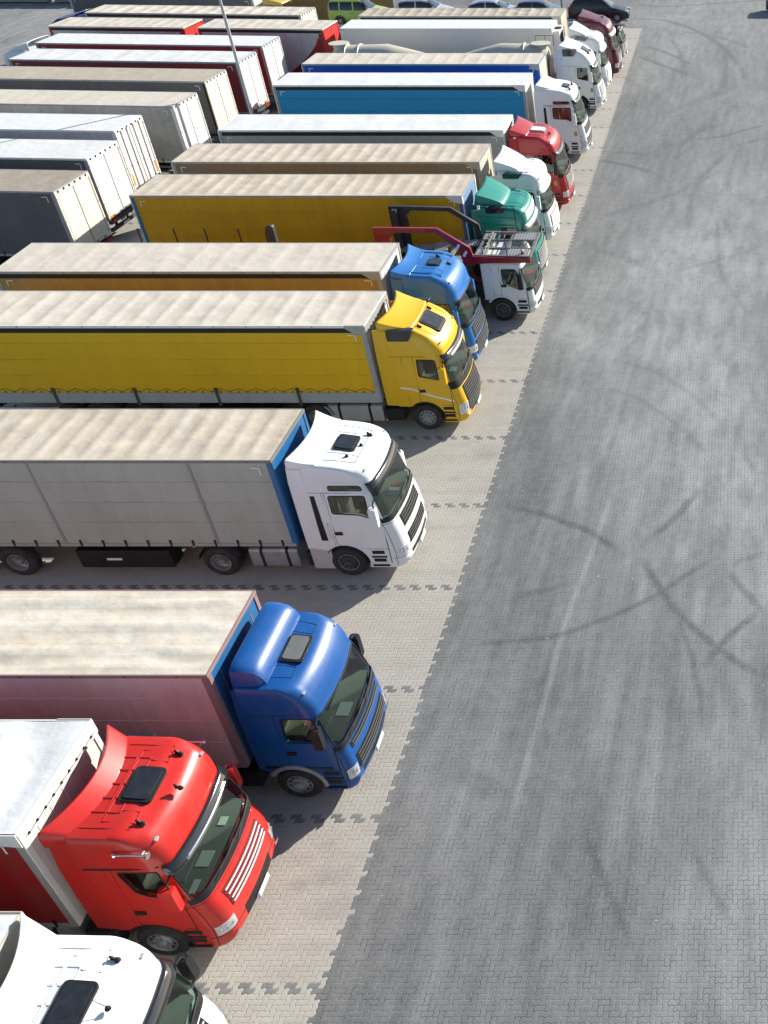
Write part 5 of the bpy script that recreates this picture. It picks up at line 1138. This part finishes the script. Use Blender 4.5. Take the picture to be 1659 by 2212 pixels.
mb.tube([(-.95,1.2,3.7),(-2.6,1.2,3.9)],.01,4); mb.tube([(-.95,1.2,3.4),(-2.6,1.2,3.5)],.01,4); mb.tube([(-.95,1.2,3.1),(-2.6,1.2,3.2)],.01,4); obj('safety_rail',mb,BLACK,t)
beacon(t,-.35,-.95,2.82,AMBER)
mb=MB()
for sg in (-1,1): mb.box((-9.5,sg*.5,1.0),(14,.14,.3)); mb.box((-10,sg*1.15,1.25),(13,.08,.3))
for x in range(-16,-4,2): mb.box((x,0,1.1),(.1,2.3,.1))
obj('carrier_frame',mb,CDARK,t)
for x in (-12.5,-13.8):
    for sg in (-1,1): wheel(t,x,sg*1.2,sg,'trailer')
t=thing('car_transporter','pale silver car transporter carrying small cars at the far end of the row','truck',(-8.15,80.2,0))
tractor(t,Cab(**{**MODELS['F'],'H':[(-2.4,2.40),(-.8,2.38)],'zs':2.25,'ws':(1.46,2.16)}),P_S,spec=dict(fairing=False,mirm=BLACK,grille=[(.7,1.3)],slatm=GREYM,tank=False,visor=SMOKE))
for sg in (-1,1):
    mb=MB(); bar(mb,(.2,sg*.75,2.50),(-21.5,sg*.75,2.46),.5,.08); obj('wheel_ramp',mb,SILV,t)
    mb=MB()
    for x in (-2.6,-8,-13.5,-20.5): bar(mb,(x,sg*1.2,.9),(x,sg*1.2,2.6),.14,.14)
    bar(mb,(.1,sg*1.22,2.56),(-21.6,sg*1.22,2.52),.08,.14); obj('side_frame',mb,SILV,t)
mb=MB(); 
for x in range(-21,1,2): mb.box((x,0,2.44),(.1,2.4,.08))
for sg in (-1,1): mb.box((-10.5,sg*.5,1.0),(17,.14,.3))
obj('carrier_frame',mb,SILV,t)
mb=MB(); bar(mb,(-4.25,-1.25,2.5),(-4.25,-1.25,4.6),.12,.12); obj('lift_column',mb,mat('teal_post',(.10,.18,.20),.5),t)
for x in (-15,-16.3):
    for sg in (-1,1): wheel(t,x,sg*1.2,sg,'trailer')

# ---------------- cars ----------------
def car(name,label,x,y,z,pm,L=4.1,H=1.48,kind='hatch',cat='car',yaw=0,group=None,W=.84):
    t=thing(name,label,cat,(x,y,z),yaw,group)
    if kind=='van': roofp=[(0,.78),(.10,.90),(.22,1.0),(.28,1.06),(.42,.99*H),(.5,H),(.9,H*.99),(.97,H*.95),(1,.9)]
    elif kind=='coupe': roofp=[(0,.62),(.08,.78),(.22,.90),(.30,.96),(.46,H*.97),(.56,H),(.72,H*.98),(.88,H*.86),(.97,1.0),(1,.8)]
    else: roofp=[(0,.62),(.06,.76),(.18,.90),(.26,.97),(.42,H*.96),(.52,H),(.78,H*.985),(.90,H*.93),(.975,1.0),(1,.7)]
    belt=[(0,.60),(.06,.72),(.18,.86),(.26,.92),(.6,.96),(1,.98)] if kind!='van' else [(0,.75),(.22,.96),(.3,1.0),(1,1.02)]
    mb=MB(); nx=44; P=[]
    for i in range(nx+1):
        u=i/nx; xx=-u*L; e=min(1,math.sin(PI*min(1,max(0,u))) **.22 if 0<u<1 else .60); w_=W*(.80+.20*e) if 0<u<1 else W*.78
        zt=interp(roofp,u); zb=min(interp(belt,u),zt-.02); up=max(0,zt-zb); wt=w_-.22*min(1,up/.5)
        P.append([(xx,0,.22),(xx,w_*.93,.24),(xx,w_,.42),(xx,w_*1.0,.68 if zb>.7 else zb*.9),(xx,w_*.97,zb),(xx,lerp(w_*.97,wt,.5),zb+up*.5),(xx,wt,zb+up*.86),(xx,wt*.86,zt),(xx,wt*.5,zt+.015),(xx,0,zt+.02)])
    m=len(P[0]); vs=[]; 
    for r in P: vs+=r+[(a,-b,c) for a,b,c in r[-2:0:-1]]
    N=2*m-2; fs=[];mi=[]
    gl=(.44,.90) if kind!='van' else (.45,.96)
    for i in range(nx):
        u=(i+.5)/nx
        for k in range(N):
            fs.append((i*N+k,i*N+(k+1)%N,(i+1)*N+(k+1)%N,(i+1)*N+k)); kk=k if k<m-1 else N-1-k
            zt=interp(roofp,u); zb=interp(belt,u); g=0
            if kk in (4,5) and gl[0]-.10<u<gl[1] and zt-zb>.16 and not any(abs(u-q)<.013 for q in ((.62,) if kind!='van' else (.56,.78))): g=1
            if kk in (7,8) and ((.27<u<.43) or (kind!='van' and .90<u<.965)): g=1
            if kk==6 and ((.28<u<.42) or (kind!='van' and .90<u<.96)): g=1
            mi.append(g)
    fs+=[tuple(range(N)),tuple(nx*N+k for k in range(N))]; mi+=[0,0]
    o0=len(mb.v); mb.v+=vs; mb.f+=fs; mb.m+=mi
    b=obj('car_body',mb,[pm,HGLASS],t,angle=40)
    for ux in (.19,.80):
        for sg in (-1,1):
            wheel(t,-ux*L,sg*(W-.0),sg,'car' if False else 'front',STEEL).scale=(.62,.62,.62)
            mb=MB(); mb.tube([(-ux*L+.36*math.cos(a),sg*(W+.0),.31+.36*math.sin(a)) for a in [PI*i/12 for i in range(13)]],.03,5); obj('wheel_arch',mb,BLACK,b)
    for w_ in t.children:
        if w_.name.startswith('wheel'): w_.location.z=.31
    for sg in (-1,1):
        mb=MB(); mb.box((-.10,sg*W*.66,.66),(.26,.30,.15),0,.06); obj('headlight',mb,LAMPW,b)
        mb=MB(); mb.box((-L+.06,sg*W*.78,.86),(.12,.16,.28),0,.05); obj('tail_light',mb,REDL,b)
        mb=MB(); mb.box((-.31*L,sg*(W+.10),.98),(.14,.18,.13),0,.04); obj('wing_mirror',mb,pm,b)
        mb=MB()
        for u in (.33,.62): mb.tube([(-u*L,sg*(W*.985+.0),z_) for z_ in (.35,.6,.85)],.008,4)
        mb.tube([(-.33*L,sg*(W*1.0),.36),(-.85*L,sg*W*1.0,.36)],.008,4); mb.box((-.58*L,sg*W*1.0,.84),(.16,.03,.03)); obj('door_gap',mb,SEAM,b)
    mb=MB(); mb.box((-.02,0,.45),(.06,W*1.3,.16),0,.02); obj('grille',mb,BLACK,b)
    return t
CG='cars carried on the far transporter deck'; zc=2.5
car('small_car','black hatchback on the transporter deck at the right end of the row of cars',-7.85,80.9,zc,paint('black',(.012,.016,.02),.1),4.35,1.5,group=CG)
car('small_car','dark grey blue car on the deck between the black hatchback and the silver car',-12.5,80.6,zc,paint('slate',(.10,.13,.18),.1),3.5,1.38,group=CG)
car('small_car','silver blue coupe shaped car with visible seats in the middle of the deck',-15.4,80.6,zc,paint('silver_blue',(.42,.46,.52),.1,.3),4.2,1.40,kind='coupe',group=CG)
car('small_car','pale silver estate car on the deck right of the green van',-20.4,80.6,zc,paint('silver',(.50,.51,.53),.1,.3),4.2,1.46,kind='hatch',group=CG)
car('small_van','lime green delivery van with side windows near the top edge','van'and -25.1,80.6,zc-.15,paint('lime',(.34,.52,.10),.05),4.3,1.62,kind='van',cat='van',W=.88)
car('small_car','dark blue car just entering at the right edge near the top',6.55,96.6,0,paint('deep_blue',(.02,.07,.16),.1),4.1,1.45)

# ---------------- lamp post, blocks ----------------
t=thing('lamp_post','tall thin grey lamp post rising between the two groups of lorries','lamp post',(-26.3,57.0,0))
mb=MB(); mb.tube([(0,0,0),(0,0,1.2),(0,0,1.25),(0,0,11)],[.12,.12,.10,.06],12); mb.lathe([(0,.2),(.04,.2),(.05,.1)],(0,0,0),'z',12); po=obj('pole',mb,mat('galvanised',(.42,.43,.45),.45,.5,dirt=.3,dcol=(.3,.3,.3)),t)
mb=MB(); mb.tube([(0,0,10.9),(.6,0,11.2),(1.4,0,11.25)],.035,8); obj('lamp_arm',mb,GREYM,t)
mb=MB(); mb.box((1.6,0,11.22),(.7,.26,.12),0,.04); mb.box((1.6,0,11.15),(.5,.2,.03),1); obj('lamp_head',mb,[GREYM,WHITEB],t)
CONC=mat('rough_concrete',(.30,.28,.25),.9,dirt=.6,dcol=(.16,.15,.13),scale=1.5,bump=.5,bscale=8)
labs=['at the very left edge','second from the left edge','third from the left edge','fourth from the left edge','fifth, nearest the dark blue tractor']
for i,(x,w_) in enumerate(((-69.5,2.6),(-64.3,5.8),(-59.0,3.6),(-55.6,2.2),(-52.8,2.4))):
    t=thing('concrete_block','long weathered concrete block by the top edge, '+labs[i],'block',(x,100.5,0),0,'concrete blocks along the top left')
    mb=MB(); mb.box((0,0,.75),(w_,1.2,1.3),0,.06); obj('block',mb,CONC,t); mb=MB(); mb.box((-w_*.3,0,.06),(.3,1.0,.12)); mb.box((w_*.3,0,.06),(.3,1.0,.12)); obj('skid',mb,CHASS,t)
LEAF=mat('leaf_green',(.035,.09,.035),.7,dirt=.6,dcol=(.08,.12,.03),scale=5)
for i,(x,l) in enumerate(((-70.8,'dark green bush between the blocks at the left edge'),(-61.1,'small green bush between the second and third concrete blocks'))):
    t=thing('bush',l,'bush',(x,100.4,0)); rr=random.Random(i); mb=MB()
    for _ in range(900):
        a=rr.random()*2*PI; ph=math.acos(1-rr.random()*1.3); r=.95*rr.random()**.4*(1+.25*math.sin(3*a)); c=Vector((r*math.cos(a)*math.sin(ph),r*math.sin(a)*math.sin(ph),.7+r*math.cos(ph)*.8))
        u=Vector((rr.uniform(-1,1),rr.uniform(-1,1),rr.uniform(-1,1))).normalized()*.09; v=u.cross(Vector((rr.uniform(-1,1),rr.uniform(-1,1),1))).normalized()*.05
        mb.add([c-u,c+v,c+u,c-v],[(0,1,2,3)])
    obj('foliage',mb,LEAF,t); mb=MB(); mb.tube([(0,0,0),(.05,0,.7)],[.05,.03],6); obj('stem',mb,CHASS,t)
